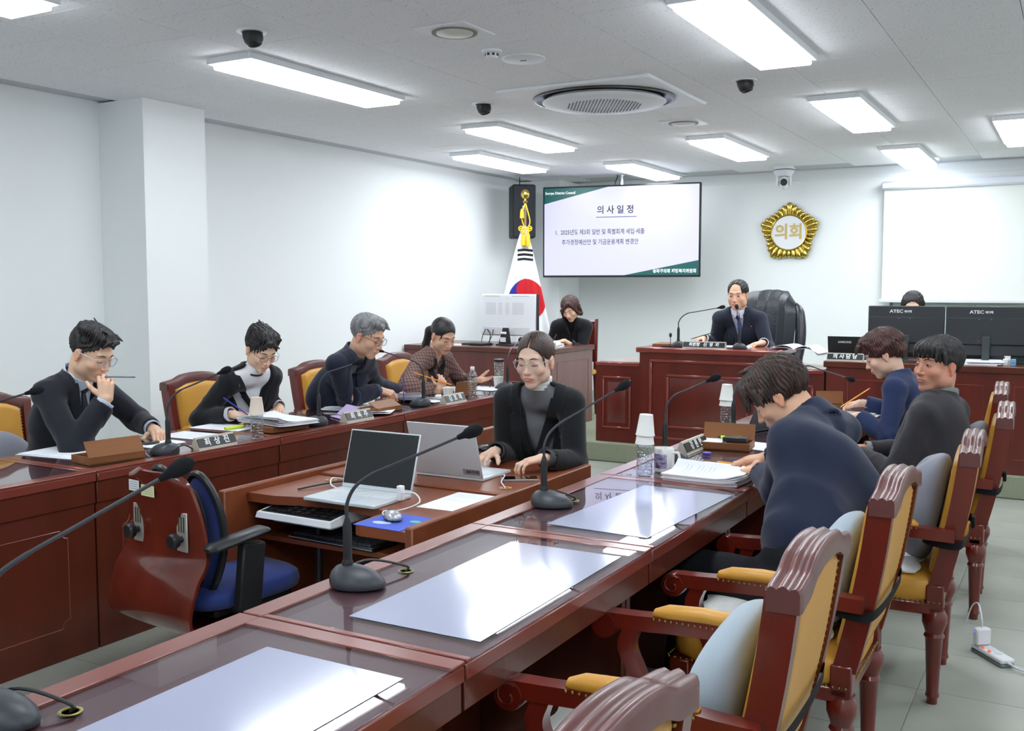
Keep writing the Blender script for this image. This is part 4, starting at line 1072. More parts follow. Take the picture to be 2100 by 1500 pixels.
LOCKS = {
 'short_up': [((.03, .095, .105), (.052, .090, .075), .012), ((-.02, .095, .108), (.02, .112, .100), .014), ((0, .10, .105), (.01, .115, .085), .012), ((-.045, .06, .12), (-.05, .10, .115), .012), ((.02, .03, .14), (.03, .075, .145), .012), ((-.02, -.04, .135), (-.03, -.075, .150), .008)],
 'pixie': [((.0, .09, .108), (-.058, .090, .066), .014), ((.01, .095, .108), (-.03, .112, .088), .013), ((.03, .09, .104), (.055, .086, .066), .014), ((.07, .03, .07), (.072, .055, .02), .011), ((-.07, .03, .07), (-.074, .05, .02), .011), ((0, -.05, .14), (.01, -.09, .15), .012)],
 'grey': [((-.03, .085, .10), (-.04, .105, .09), .016), ((.02, .09, .105), (.03, .108, .095), .016), ((0, .05, .13), (-.01, .10, .125), .016)],
 'balding': [((-.01, .02, .126), (-.012, .07, .118), .008), ((.02, .01, .125), (.025, .05, .12), .008)],
 'tied': [((.0, -.14, .03), (.02, -.19, .075), .010), ((.01, -.14, .03), (.05, -.185, .055), .009), ((-.01, -.14, .04), (-.03, -.19, .085), .009), ((.0, -.14, .02), (.03, -.195, .02), .009), ((0, -.14, .03), (-.01, -.20, .05), .009), ((.0, -.14, .02), (.045, -.18, -.01), .008), ((-.01, -.14, .02), (-.04, -.185, .01), .008), ((.066, .055, .03), (.074, .05, -.03), .005), ((-.066, .055, .03), (-.074, .05, -.03), .005)],
 'mop': [((-.05, .085, .075), (-.052, .10, .028), .016), ((-.02, .10, .08), (-.025, .122, .026), .017), ((.015, .10, .08), (.02, .124, .024), .017), ((.05, .085, .075), (.052, .098, .022), .016), ((.07, .05, .06), (.078, .05, .005), .013), ((-.07, .05, .06), (-.078, .05, .005), .013), ((.072, .02, .04), (.080, .022, -.012), .012), ((0, .03, .14), (-.02, .07, .15), .012)],
 'curly': [((.03, .10, .11), (.05, .135, .09), .013), ((0, .11, .10), (0, .14, .07), .013), ((-.03, .10, .10), (-.04, .13, .07), .013), ((.06, .08, .09), (.08, .105, .055), .013), ((.07, .05, .07), (.085, .055, .03), .014)],
 'bangs': [((x, .088-abs(x)*.35, .085), (x*1.1, .107-abs(x)*.45, .040+.004*((i*7) % 3)), .0135) for i, x in enumerate((-.062, -.045, -.028, -.01, .01, .028, .045, .062))]+[((.074, .04, .06), (.081, .035, .012), .012), ((-.074, .04, .06), (-.081, .035, .012), .012)],
 'bob': [], 'ponytail': [((.06, .06, .03), (.07, .055, .0), .006)], 'long': []}
# ---------------------------------------------------- hands
def hand_bones(w, d, nrm, thumb_side, curls, size=1.0, spread=.12, thumb=None):
    """w wrist, d towards the knuckles, nrm out of the back of the hand, thumb_side +1/-1 along (d x nrm)"""
    w = A(w); d = vn(d); nrm = A(nrm)-d*float(A(nrm) @ d); nrm = vn(nrm); s = np.cross(d, nrm)*thumb_side
    B = []; k = size
    L = [((.040, .024, .019), .0092), ((.045, .028, .020), .0095), ((.041, .026, .019), .0090), ((.032, .019, .017), .0080)]
    xs = (.027, .009, -.009, -.026); ys = (.086, .090, .086, .078)
    for i in range(4):
        kn = w+(s*xs[i]+d*ys[i]+nrm*(.002-.003*abs(i-1.2)))*k
        B.append((w+(s*xs[i]*.62+d*.012)*k, kn, .0145*k, .0112*k))
        dr = vn(d+s*spread*(1.2-i)*.8); p = kn; ang = 0; c = curls[i]
        for j, (l, cv) in enumerate(zip(L[i][0], c)):
            ang += cv; q = p+(dr*cos(ang)-nrm*sin(ang))*l*k; r = L[i][1]*k
            B.append((p, q, r*(1-.08*j), r*(.93-.10*j))); p = q
    B.append((w+d*.02*k-nrm*.004*k, w+d*.07*k-nrm*.004*k, .024*k, .020*k))
    td, tc = thumb or ((.75, .62, -.25), (.15, .25))
    dr = vn(s*td[0]+d*td[1]+nrm*td[2]); p = w+(s*.016+d*.022-nrm*.006)*k
    axis_to = vn(d*.8-s*.3-nrm*.3)
    for l, cv, r0, r1 in ((.042, 0, .0155, .0118), (.033, tc[0], .0115, .0102), (.026, tc[1], .0100, .0078)):
        dr = vn(dr+axis_to*cv); q = p+dr*l*k; B.append((p, q, r0*k, r1*k)); p = q
    return B
CURL = {'relax': [(.25, .45, .3), (.3, .5, .35), (.35, .55, .35), (.4, .55, .35)], 'flat': [(.08, .12, .08)]*4, 'type': [(.30, .75, .45), (.25, .85, .5), (.3, .8, .5), (.35, .7, .4)],
        'pen': [(.65, .75, .25), (.85, .95, .4), (1.05, 1.15, .6), (1.1, 1.2, .6)], 'fist': [(1.1, 1.35, .8), (1.2, 1.4, .8), (1.25, 1.4, .8), (1.25, 1.3, .8)],
        'point': [(.55, .15, .1), (1.0, 1.1, .6), (1.15, 1.2, .6), (1.2, 1.2, .6)], 'open': [(.05, .12, .1), (.1, .15, .1), (.14, .2, .12), (.2, .22, .15)], 'grip': [(.8, .9, .5), (.8, 1.0, .5), (.85, 1.0, .5), (.8, .9, .5)]}
def hand_mesh(h, skin, hres):
    """h: dict w,d,n,side,pose,size,back(forearm dir)"""
    B = hand_bones(h['w'], h['d'], h['n'], h['side'], h.get('curls') or CURL[h['pose']], h.get('size', 1), h.get('spread', .12), h.get('thumb'))
    w = A(h['w']); back = A(h['elbow'])-w; back = back/np.linalg.norm(back); wr = h.get('size', 1)
    B.append((w+vn(h['d'])*.012, w+back*.10, .0235*wr, .029*wr))
    def f(P):
        d = None
        for i, (a, b, ra, rb) in enumerate(B):
            q = rc(P, a, b, ra, rb); d = q if d is None else smin(d, q, .0045 if i < 16 else .010)
        return d
    pts = np.array([b[0] for b in B]+[b[1] for b in B]); lo = pts.min(0)-.035; hi = pts.max(0)+.035
    V, Q = snets(f, lo, hi, hres)
    c = np.tile(A(lin(skin)), (len(V), 1)); 
    tips = A([B[j][1] for j in (3, 7, 11, 15)]+[B[j][0] for j in (1, 5, 9, 13)])
    dd = np.min(((V[:, None, :]-tips[None])**2).sum(2), 1); wv = (.45*np.exp(-dd/.00018))[:, None]
    c = c*(1-wv)+A(lin((skin[0], int(skin[1]*.82), int(skin[2]*.78))))*wv
    return V, Q, np.concatenate([c, np.ones((len(V), 1))], 1).astype(F32)
def ik(sh, wr, l1, l2, pole):
    sh = A(sh); wr = A(wr); v = wr-sh; L = np.linalg.norm(v); 
    if L > (l1+l2)*.995: k = L/((l1+l2)*.995); l1 *= k; l2 *= k
    u = v/L; a = (l1*l1-l2*l2+L*L)/(2*L); h = sqrt(max(1e-6, l1*l1-a*a)); p = A(pole); p = p-u*float(p @ u); p = vn(p)
    return sh+u*a+p*h
# ---------------------------------------------------- whole person
def person(lb, pelvis, yaw, lean, lean2, head, hyaw, hpitch, hroll=0, scale=1.0, shw=.172, hands=(), style='short_up', hairm=None, skin=(232, 192, 164), lip=(196, 118, 104),
           jacket=(28, 30, 36), jm=None, shirt=(225, 230, 240), female=False, fat=0.0, jaw=1.0, vdepth=.24, tie=None, collar='shirt', eyes='down', glasses=None, hres=.0025, jres=.0075,
           legs=True, lapel=True, brows=(40, 32, 30), wrk=.004, belly=0.0, twist=0, cuff=None, jopen=.0, seated_z=None, side=None, foot=None, lapel_m=None, body_only_top=False, vw=.42, hairscale=1.0, lapel_collar=None):
    f = A((-sin(yaw), cos(yaw), 0)); r = A((cos(yaw), sin(yaw), 0)); up = A((0, 0, 1))      # yaw 0 looks to +y
    Pv = A(pelvis)
    rt = r*cos(twist)+f*sin(twist); ft = f*cos(twist)-r*sin(twist)
    # the neck base follows from the head; lean = how far the neck tips forward, lean2 = how round the back is
    nb = A(head)-(up*cos(lean)+f*sin(lean))*.148*scale
    ch = Pv+(nb-Pv)*.56-f*.035*(lean2/.25)*scale; u1 = vn(ch-Pv); u2 = vn(nb-ch+f*.0)
    f1 = np.cross(u1, r); f2 = np.cross(u2, rt)
    s = scale; sh = [nb-u2*.045*s-up*.022*s+rt*sx*(shw-(.012 if female else 0))*s for sx in (-1, 1)]
    H = A(head)
    # head axes
    hx = A((cos(hyaw), sin(hyaw), 0)); hf = A((-sin(hyaw), cos(hyaw), 0)); hz = up
    hf, hz = hf*cos(hpitch)-up*sin(hpitch), up*cos(hpitch)+hf*sin(hpitch)
    hx, hz = hx*cos(hroll)+hz*sin(hroll), hz*cos(hroll)-hx*sin(hroll)
    HR = cols(hx, hf, hz); hs = s*1.02
    toH = lambda P: ((P-H) @ HR/hs).astype(F32)
    org = Vector((float(Pv[0]), float(Pv[1]), .0 if seated_z is None else seated_z)); O = A(org)
    t = thing('person', lb, 'person', org)
    hk = dict(jaw=jaw, fat=fat, female=female)
    nk0 = H+HR @ A((0, -.030, -.045))*hs; nkr = (.050 if female else .058)*s
    def headneck(P):
        d = head_sdf(toH(P), **hk)*hs
        return smin(d, rc(P, nk0, nb-u2*.055+f2*.018, nkr*.95, nkr*.98), .022)
    parts = []
    lo = np.minimum(H-.17, nb-.06); hi = np.maximum(H+.17, nb+.06)
    V, Q = snets(headneck, lo, hi, hres); C_ = head_col(toH(V), skin, lip, female); parts.append((V, Q, C_))
    arms = []
    for sx, S0 in zip((-1, 1), sh):
        hd = next((h for h in hands if h['arm'] == sx), None)
        if hd: W = A(hd['w']); pole = hd.get('pole', rt*sx*.8-up*.9-ft*.2)
        else: W = S0+ft*.26-up*.36+rt*(-sx)*.03; pole = rt*sx*.6-up
        E = ik(S0, W, .285*s, .25*s, pole)
        arms.append((S0, E, W, hd))
        if hd: hd = dict(hd); hd['elbow'] = E; hd.setdefault('size', (.92 if female else 1.0)*s); hd.setdefault('d', W-E); parts.append(hand_mesh(hd, skin, hd.get('res', hres)))
    R1 = cols(r, f1, u1); R2 = cols(rt, f2, u2)
    hipw = .165+belly*.4
    def torso(P, g=0.0):
        d = ell(P, Pv+u1*.05*s, (hipw*s+g, .135*s+g, .15*s+g), R1)
        d = smin(d, ell(P, Pv+u1*.15*s+f1*.01*s, ((.15+belly)*s+g, (.118+belly)*s+g, .17*s+g), R1), .05)
        d = smin(d, ell(P, ch+u2*.04*s, (.168*s+g, .118*s+g, .165*s+g), R2), .06)
        if female: 
            for sx in (-1, 1): d = smin(d, ell(P, ch+u2*.0*s+rt*sx*.07*s+f2*.09*s, (.06*s+g, .05*s+g, .06*s+g), R2), .03)
        for sx, S0 in zip((-1, 1), sh):
            d = smin(d, rc(P, nb-u2*.055*s+rt*sx*.05*s, S0-rt*sx*.02*s, .066*s+g, .054*s+g), .035)
            d = smin(d, rc(P, nb+u2*.005*s, S0, .045*s+g, .042*s+g), .03)
        return d
    # legs as thighs and shins of the one body, trousers over them
    thigh = []
    gz = 0 if seated_z is None else seated_z
    for sx in (-1, 1):
        h0 = Pv+r*sx*.09*s-up*.01; kn = Pv+f*.42*s+r*sx*.12*s+up*(-.02); an = kn+f*(.02 if foot is None else foot)-up*(float(kn[2])-gz-.09); thigh.append((h0, kn, an))
    def tors_body(P):
        d = torso(P, -.03)
        for h0, kn, an in thigh: d = smin(d, rc(P, h0, kn, .06, .045), .03); d = smin(d, rc(P, kn, an, .045, .03), .02)
        for S0, E, W, _ in arms: d = smin(d, rc(P, S0, E, .038, .034), .02); d = smin(d, rc(P, E, W, .034, .024), .02)
        return d
    pts = np.array([Pv, nb]+[p for th in thigh for p in th]+[p for a in arms for p in a[:3]]); V, Q = snets(tors_body, pts.min(0)-.15, pts.max(0)+.12, .016)
    parts.append((V, Q, np.tile(A((*lin(skin), 1)), (len(V), 1))))
    V, Q, C_ = join_np(parts); me = np_mesh('body', V-O, Q)
    at = me.color_attributes.new('col', 'FLOAT_COLOR', 'POINT'); at.data.foreach_set('color', C_.astype(F32).ravel()); fin('body', me, SKIN, t)
    # ---------------- jacket
    jn = 'cloth_%d_%d_%d' % jacket; jmat = jm or mat(jn, jacket, .82, .25, sheen=.15, bump=(700, .12, (1, 1, 1)))
    Vb = nb-u2*vdepth*s        # bottom of the neckline V
    def loc(P): Q = P-A(nb); return Q @ rt, Q @ f2, Q @ u2
    def vregion(P, w=0.0):
        x, y, z = loc(P); a = np.abs(x); hh = z+vdepth*s      # height above V bottom
        return np.maximum(a-(np.maximum(hh, 0)*vw*(.62 if vdepth > .3 else 1)*.55+w+.004+jopen), (-hh-w) if jopen == 0 else -hh-.3), y
    cuffw = .048*s; nkd = vn(nk0-nb)
    def jack(P):
        d = torso(P, .012)
        for (S0, E, W, hd) in arms:
            e2 = W+(E-W)*(.10 if hd else 0)
            a = rc(P, S0, E, .062*s, .058*s); bq = rc(P, E, e2, .060*s, cuffw)
            tt = np.clip(((P-S0) @ (E-S0))/float((E-S0) @ (E-S0)), 0, 1)
            q = smin(a, bq, .02)
            de = np.sqrt(((P-E)**2).sum(1)); q = q+wrk*1.2*np.sin((P @ vn(W-S0))*95+3.5*n3(P, 14, 2))*np.exp(-(de/.09)**2)*np.clip(.6+n3(P, 11, 5), 0, 1)
            # flat cuff end
            dw = vn(e2-E); q = np.maximum(q, (P-e2) @ dw-.004)
            q = np.maximum(q, -np.maximum(rc(P, e2-dw*.03, e2+dw*.03, cuffw*.80, cuffw*.80), -((P-e2) @ dw+.016)))
            d = smin(d, q, .022)
        x, y, z = loc(P)
        d = d+wrk*.8*n3(P, 20, 7)+wrk*.55*np.sin(z*34+x*26+9*n3(P, 5, 1))*np.clip((-z-.1)/.2, 0, 1)*np.clip(.5+n3(P, 9, 11), 0, 1)
        d = d-wrk*.9*np.clip(1-np.abs(n3(P, 13, 21))*2.2, 0, 1)**2*np.clip(.4+n3(P, 7, 23), 0, 1)
        # hem over the lap
        d = np.maximum(d, -((P-Pv) @ u1)-.10*s)
        if vdepth > 0:
            vr, yy = vregion(P)
            if lapel:
                w = .052*s*np.clip((z+vdepth*s)/(.16*s), .15, 1); near = np.clip(1-np.abs(vr-w*.5)/(w*.5), 0, 1); d = d-np.where((vr > -.003) & (vr < w) & (yy > -.02), .0065, 0)*np.clip(near*5, 0, 1)
            cut = np.maximum(vr, -yy+.0); d = smax(d, -cut, .003)
        # neck hole and standing collar
        nd = rc(P, nb-nkd*.0, nb+nkd*.2, .058*s, .072*s)
        d = smax(d, -nd, .004)
        if lapel_collar != 'none':
            ring = np.abs(rc(P, nb-nkd*.05, nb+nkd*.2, .066*s, .069*s))-.006
            qn = (P-nb) @ nkd; ring = np.maximum(ring, qn-.030*s+np.clip(y, 0, 1)*.6); ring = np.maximum(ring, -qn-.06)
            if vdepth > 0: ring = np.maximum(ring, -np.maximum(vregion(P)[0]-.012, -y-.01))
            d = smin(d, ring, .006)
        return d
    pts = np.array([Pv-u1*.02, nb]+[p for a in arms for p in a[:3]]); V, Q = snets(jack, pts.min(0)-.20, pts.max(0)+.13, jres)
    fin('jacket', np_mesh('jacket', V-O, Q), jmat, t)
    # lapel edges as a thin darker fold line, buttons
    def surf(fn, x, z, off=.0):
        """point on fn seen from the front of the chest"""
        p = nb+rt*x+u2*z+f2*.30
        for _ in range(70):
            dd = float(fn(A([p]))[0])
            if dd < .0008: break
            p = p-f2*dd*.8
        return p+f2*off
    # ---------------- shirt in the V
    if vdepth > 0:
        shm = shirt if not isinstance(shirt, tuple) else mat('shirt_%d_%d_%d' % shirt, shirt, .8, .2, bump=(500, .08, (1, 1, 1)))
        def shirt_f(P):
            vr, yy = vregion(P, .035); d = torso(P, -.001)
            d = smin(d, rc(P, nb-u2*.06, nk0-(nk0-nb)*.75, nkr*1.2, nkr*1.16), .02) if collar != 'shirt' else d
            d = np.maximum(d, vr); d = np.maximum(d, -yy-.02)
            return d+wrk*.6*n3(P, 40, 3)
        c0 = nb-u2*vdepth*.5; V, Q = snets(shirt_f, c0-.20*s-.02, c0+.22*s, .006)
        fin('shirt', np_mesh('shirt', V-O, Q), shm, t)
    nd = vn(nk0-nb); 
    if collar in ('shirt', 'open'):
        shm = shirt if not isinstance(shirt, tuple) else mat('shirt_%d_%d_%d' % shirt, shirt, .8, .2)
        def cf(P):
            q = (P-nb) @ nd; x, y, z = loc(P)
            d = np.abs(rc(P, nb-nd*.05, nb+nd*.15, nkr*1.22, nkr*1.10))-.0035
            d = np.maximum(d, q-.034*s-np.clip(-y, 0, .05)*.35+np.clip(y, 0, 1)*.22); d = np.maximum(d, -q-.03)
            gap = (.004 if collar == 'shirt' else .022)
            return np.maximum(d, np.where(y > 0, gap-np.abs(x), -1))
        V, Q = snets(cf, nb-.12, nb+.13, .004); co = fin('collar', np_mesh('collar', V-O, Q), shm, t)
        b = MB(org)
        for sx in (-1, 1):
            P0 = [(sx*.006, .012), (sx*.046, .018), (sx*(.052 if collar == 'shirt' else .07), -.042), (sx*.014, -.012)]
            pp = [nb+rt*x*s+u2*z*s+f2*(nkr*1.12+.012+(.010 if z < 0 else 0)-abs(x)*.5) for x, z in P0]
            vs = [Vector(p.tolist()) for p in pp]+[Vector((p+f2*.004).tolist()) for p in pp]
            b._new(vs, [[0, 1, 2, 3], [7, 6, 5, 4], [0, 4, 5, 1], [1, 5, 6, 2], [2, 6, 7, 3], [3, 7, 4, 0]])
        b.build('collar_points', shm, co)
    elif collar == 'turtle':
        def cf(P):
            q = (P-nb) @ nd; d = rc(P, nb-nd*.06, nb+nd*.2, nkr*1.22, nkr*1.14)-.002+.0012*np.sin(q*420+1.5*n3(P, 30, 1))
            d = np.maximum(d, q-.066*s); return np.maximum(d, -q+.010-np.clip(-(P-nb) @ f2, 0, 1)*.3)
        V, Q = snets(cf, nb-.13, nb+.15, .003); fin('turtleneck', np_mesh('turtleneck', V-O, Q), mat('white_knit', (236, 234, 230), .9, .1), t)
    elif collar == 'crew':
        b = MB(org); cr = nkr*1.16
        pts = [nb+nd*(.004-.016*cos(a))+rt*sin(a)*cr*1.12-f2*(-cos(a))*0+(f2-nd*float(f2 @ nd))*cos(a)*cr*1.22 for a in [2*pi*k/28 for k in range(29)]]
        b.tube([Vector(p.tolist()) for p in pts], .0055, 8); b.build('neck_trim', BLACKM, t)
    if lapel and vdepth >= .2:
        b = MB(org)
        for sx in (-1, 1):
            zs = [0.012-(vdepth+.03)*k/22*s for k in range(23)]; nx = 5; G = []
            for z in zs:
                hh = z/s+vdepth; xin = max(0.004, hh*vw*(.62 if vdepth > .3 else 1)*.55+.002)+jopen
                q = (z/s+vdepth)/vdepth; wd = .054*min(1, max(.05, (1-max(0, q))*0+q/.55+.08))
                if q > .80: wd = .034
                elif q > .74: wd = .050
                for k in range(nx+1): G.append(nb+rt*sx*(xin-.004+wd*k/nx)*s+u2*z+f2*.30)
            G = np.array(G, dtype=F32); G0 = G.copy()
            for _ in range(26): dd = torso(G, .016); G = G-f2[None]*np.clip(dd-.0008, -.01, .05)[:, None]*.85
            bad = ((G0-G) @ f2) > .36
            bad = bad | (np.abs(torso(G, .016)) > .006)
            ok = True; T = G+f2*.0045; base = G-f2*.002; n = len(zs)
            vs = [Vector(p.tolist()) for p in T]+[Vector(p.tolist()) for p in base]; o0 = len(T); w_ = nx+1
            fs = [[i*w_+k, i*w_+k+1, (i+1)*w_+k+1, (i+1)*w_+k] for i in range(n-1) for k in range(nx)]
            for i in range(n-1): fs += [[i*w_, (i+1)*w_, o0+(i+1)*w_, o0+i*w_], [i*w_+nx, o0+i*w_+nx, o0+(i+1)*w_+nx, (i+1)*w_+nx]]
            fs = [q for q in fs if not any(bad[i % o0] for i in q)]
            b._new(vs, fs)
        bmesh.ops.delete(b.bm, geom=[v for v in b.bm.verts if not v.link_faces], context='VERTS')
        b.build('lapels', lapel_m or jmat, t, 50)
    if tie:
        b = MB(org); zz = [-.005, -.03, -.05, -.12, -.20, -.27]; ww = [.014, .017, .011, .021, .027, .030]; vs = []
        for z, w_ in zip(zz, ww):
            if -z > vdepth+.03: continue
            pc = surf(lambda P: torso(P, 0), 0, z*s, .006)+(f2*.012 if z > -.04 else 0)
            for x, o in ((-w_, 0), (-w_*.5, .004), (w_*.5, .004), (w_, 0)): vs.append(Vector((pc+rt*x*s+f2*o).tolist()))
        n = len(vs)//4; o0 = len(vs); vs += [v-Vector((f2*.006).tolist()) for v in vs]
        fs = [[4*i+k, 4*i+k+1, 4*i+5+k, 4*i+4+k] for i in range(n-1) for k in range(3)]; fs += [[o0+q for q in f_[::-1]] for f_ in fs]
        b._new(vs, fs); b.build('tie', tie, t)
    # ---------------- trousers and shoes
    if legs:
        def tr(P):
            d = ell(P, Pv-u1*.0, (.16*s, .15*s, .12*s), R1)
            for h0, kn, an in thigh: d = smin(d, rc(P, h0, kn, .088*s, .070*s), .03); d = smin(d, rc(P, kn, an, .066*s, .058*s), .02)
            d = d+.005*n3(P, 18, 4); return np.maximum(d, gz+.07-P[:, 2])
        pts = np.array([Pv]+[p for th in thigh for p in th]); V, Q = snets(tr, pts.min(0)-.19, pts.max(0)+.17, .013)
        fin('trousers', np_mesh('trousers', V-O, Q), mat('trousers_dark', (30, 31, 36), .85, .2), t)
        for h0, kn, an in thigh:
            b = MB(org); a = Vector(an.tolist()); a.z = gz; fv = Vector(f.tolist()); 
            b.tube([a-fv*.05+Vector((0, 0, .045)), a+Vector((0, 0, .05)), a+fv*.1+Vector((0, 0, .035)), a+fv*.19+Vector((0, 0, .028))], [.03, .045, .042, .02], 12, flat=.9, up=(1, 0, 0)); b.build('shoe', BLACK, t)
    # ---------------- hair
    hm = hairm or H_BLACK; Lk = LOCKS.get(style, [])
    def hf_(P):
        q = toH(P)/hairscale; d = hairf(style, q)
        for a, b_, rr in Lk: d = smin(d, rc(q, a, b_, rr, rr*.25)+.0012*np.sin(q[:, 0]*500), .006)
        return d*hs*hairscale
    V, Q = snets(hf_, H-.24*s, H+.22*s, max(hres, .0028)); fin('hair', np_mesh('hair', V-O, Q), hm, t)
    # ---------------- face details
    fn = lambda P: head_sdf(P, **hk)
    def hp(x, z, off): 
        y = surf_y(fn, x, z); return Vector((H+HR @ A((x, y+off, z))*hs).tolist())
    for sx in (-1, 1):
        HM = MB(org); pts = [hp(sx*x, z, .0005) for x, z in ((.014, .0305), (.022, .0345), (.032, .036), (.042, .034), (.050, .029))]
        HM.tube(pts, [.0012, .0028, .0030, .0022, .0008], 6, flat=.9)
        HM.build('eyebrow', mat('brow_%d' % brows[0], brows, .8), t)
    b = MB(org); dz = -.0035 if eyes == 'down' else .0035
    for sx in (-1, 1):
        pts = [hp(sx*x, z+dz, .0006) for x, z in ((.0185, .006), (.024, .0090 if eyes != 'down' else .0050), (.0315, .0105 if eyes != 'down' else .0038), (.039, .0092 if eyes != 'down' else .0050), (.0455, .0068))]
        b.tube(pts, [.0006, .0011, .0012, .0011, .0006], 6)
    b.build('lash_line', mat('lash', (34, 26, 26), .8), t)
    if eyes == 'open':
        for sx in (-1, 1):
            b = MB(org); up_ = [hp(sx*x, z, .0003) for x, z in ((.0185, .0095), (.024, .0122), (.0315, .0135), (.039, .0125), (.045, .0100))]; dn = [hp(sx*x, z, .0003) for x, z in ((.039, .0070), (.0315, .0060), (.024, .0070))]
            P = up_+dn; b._new(P, [list(range(len(P)))]); ey_ = b.build('eye', mat('eye_white', (226, 220, 214), .2), t)
            c = hp(sx*.0315+(side or 0), .0098, .0006); b = MB(org); pr = [c+Vector((HR @ A((cos(a)*.0046, .0, sin(a)*.0040))*hs).tolist()) for a in [2*pi*k/12 for k in range(12)]]; b._new(pr, [list(range(12))]); b.build('iris', mat('iris', (30, 20, 16), .15), ey_)
    if glasses:
        gm, gr, gw, gh = glasses; b = MB(org)
        for sx in (-1, 1):
            cx, cz, cy = sx*.034, .007, .107
            ring = []
            for k in range(25):
                a = 2*pi*k/24; sq = (abs(cos(a))**6+abs(sin(a))**6)**(-1/6) if gh < .02 else 1
                sq = min(sq, 1.12); ring.append(Vector((H+HR @ A((cx+cos(a)*gw*sq, cy-.004*abs(cos(a)*sx+1)*.5, cz+sin(a)*gh*sq))*hs).tolist()))
            b.tube(ring, gr, 6)
            b.tube([Vector((H+HR @ A(p)*hs).tolist()) for p in ((cx+sx*gw, .104, cz+.008), (sx*.070, .092, cz+.010), (sx*.082, .02, cz+.010), (sx*.083, -.012, cz+.004), (sx*.080, -.03, cz-.01))], gr*.9, 6)
            b.tube([Vector((H+HR @ A(p)*hs).tolist()) for p in ((cx-sx*gw, .107, cz+.004), (sx*.004, .110, cz+.007), (0, .1105, cz+.0075))], gr*.8, 6)
        g = b.build('glasses', gm, t)
        b = MB(org)
        for sx in (-1, 1):
            cx, cz, cy = sx*.034, .007, .107; b._new([Vector((H+HR @ A((cx+cos(2*pi*k/20)*gw, cy, cz+sin(2*pi*k/20)*gh))*hs).tolist()) for k in range(20)], [list(range(20))])
        b.build('lenses', glass_mat('lens_glass', (.94, .93, .95), 1.3, .02, 1.0) if 'lens_glass' not in MATS else MATS['lens_glass'], g)
    if cuff:
        for (S0, E, W, hd) in arms:
            if not hd: continue
            dw = vn(W-E); c_ = W-dw*.012; 
            def cf(P):
                d = np.abs(rc(P, c_-dw*.06, c_+dw*.06, .0385*s, .0385*s))-.003; q = (P-c_) @ dw
                return np.maximum(d, np.abs(q+.01)-.022)
            V, Q = snets(cf, c_-.07, c_+.07, .004); fin('cuff', np_mesh('cuff', V-O, Q), cuff if not isinstance(cuff, tuple) else mat('shirt_%d_%d_%d' % cuff, cuff, .8, .2), t)
    return dict(t=t, org=org, nb=nb, rt=rt, f2=f2, u2=u2, H=H, HR=HR, hs=hs, arms=arms, surf=lambda x, z, off: Vector(surf(jack, x*s, z*s, off).tolist()), jack=jack)
CHECK = mat('check_wool', (122, 98, 92), .9, .15)
def check_mat():
    m = CHECK; nt = m.node_tree; N = nt.nodes; L = nt.links; b = N['Principled BSDF']
    tc = N.new('ShaderNodeTexCoord'); out = None
    mx = N.new('ShaderNodeMix'); mx.data_type = 'RGBA'; mx.inputs[6].default_value = (*lin((134, 108, 102)), 1); mx.inputs[7].default_value = (*lin((66, 48, 50)), 1)
    acc = None
    for d, sc in (((1, 1, .25), 62), ((-.35, .35, 1), 62)):
        dp = N.new('ShaderNodeVectorMath'); dp.operation = 'DOT_PRODUCT'; dp.inputs[1].default_value = d; L.new(tc.outputs['Object'], dp.inputs[0])
        mu = N.new('ShaderNodeMath'); mu.operation = 'MULTIPLY'; mu.inputs[1].default_value = sc*3.5; L.new(dp.outputs['Value'], mu.inputs[0])
        sn = N.new('ShaderNodeMath'); sn.operation = 'SINE'; L.new(mu.outputs[0], sn.inputs[0])
        gt = N.new('ShaderNodeMapRange'); gt.inputs[1].default_value = .55; gt.inputs[2].default_value = .85; gt.inputs[4].default_value = .55; L.new(sn.outputs[0], gt.inputs[0])
        if acc is None: acc = gt.outputs[0]
        else:
            ad = N.new('ShaderNodeMath'); ad.operation = 'ADD'; ad.use_clamp = True; L.new(acc, ad.inputs[0]); L.new(gt.outputs[0], ad.inputs[1]); acc = ad.outputs[0]
    L.new(acc, mx.inputs[0]); L.new(mx.outputs[2], b.inputs['Base Color'])
check_mat()
CLRF = mat('clear_frame', (190, 196, 204), .15, .6, coat=.5); DKF = mat('dark_frame', (50, 48, 52), .3)
D = radians
def hd(arm, w, d, n, side, pose, **k): return dict(arm=arm, w=w, d=d, n=n, side=side, pose=pose, **k)
P1 = person('young man in black suit and clear glasses resting his chin on his hand', (-4.33, 3.13, .56), D(-80), D(38), D(14), (-4.08, 3.15, 1.185), D(-80), D(26), 0,
    hands=[hd(-1, (-3.98, 3.42, .80), (.75, -.35, -.12), (0, 0, 1), 1, 'point', pole=(-.4, .8, -.5)), hd(1, (-3.925, 3.105, .972), (-.1, .1, 1), (.75, -.6, .1), -1, 'grip', pole=(.2, -.3, -1))],
    style='short_up', jacket=(31, 34, 42), shirt=(190, 206, 226), tie=mat('tie_navy', (26, 28, 44), .5), glasses=(CLRF, .0018, .023, .021), cuff=(190, 206, 226), hres=.0024, vdepth=.26)
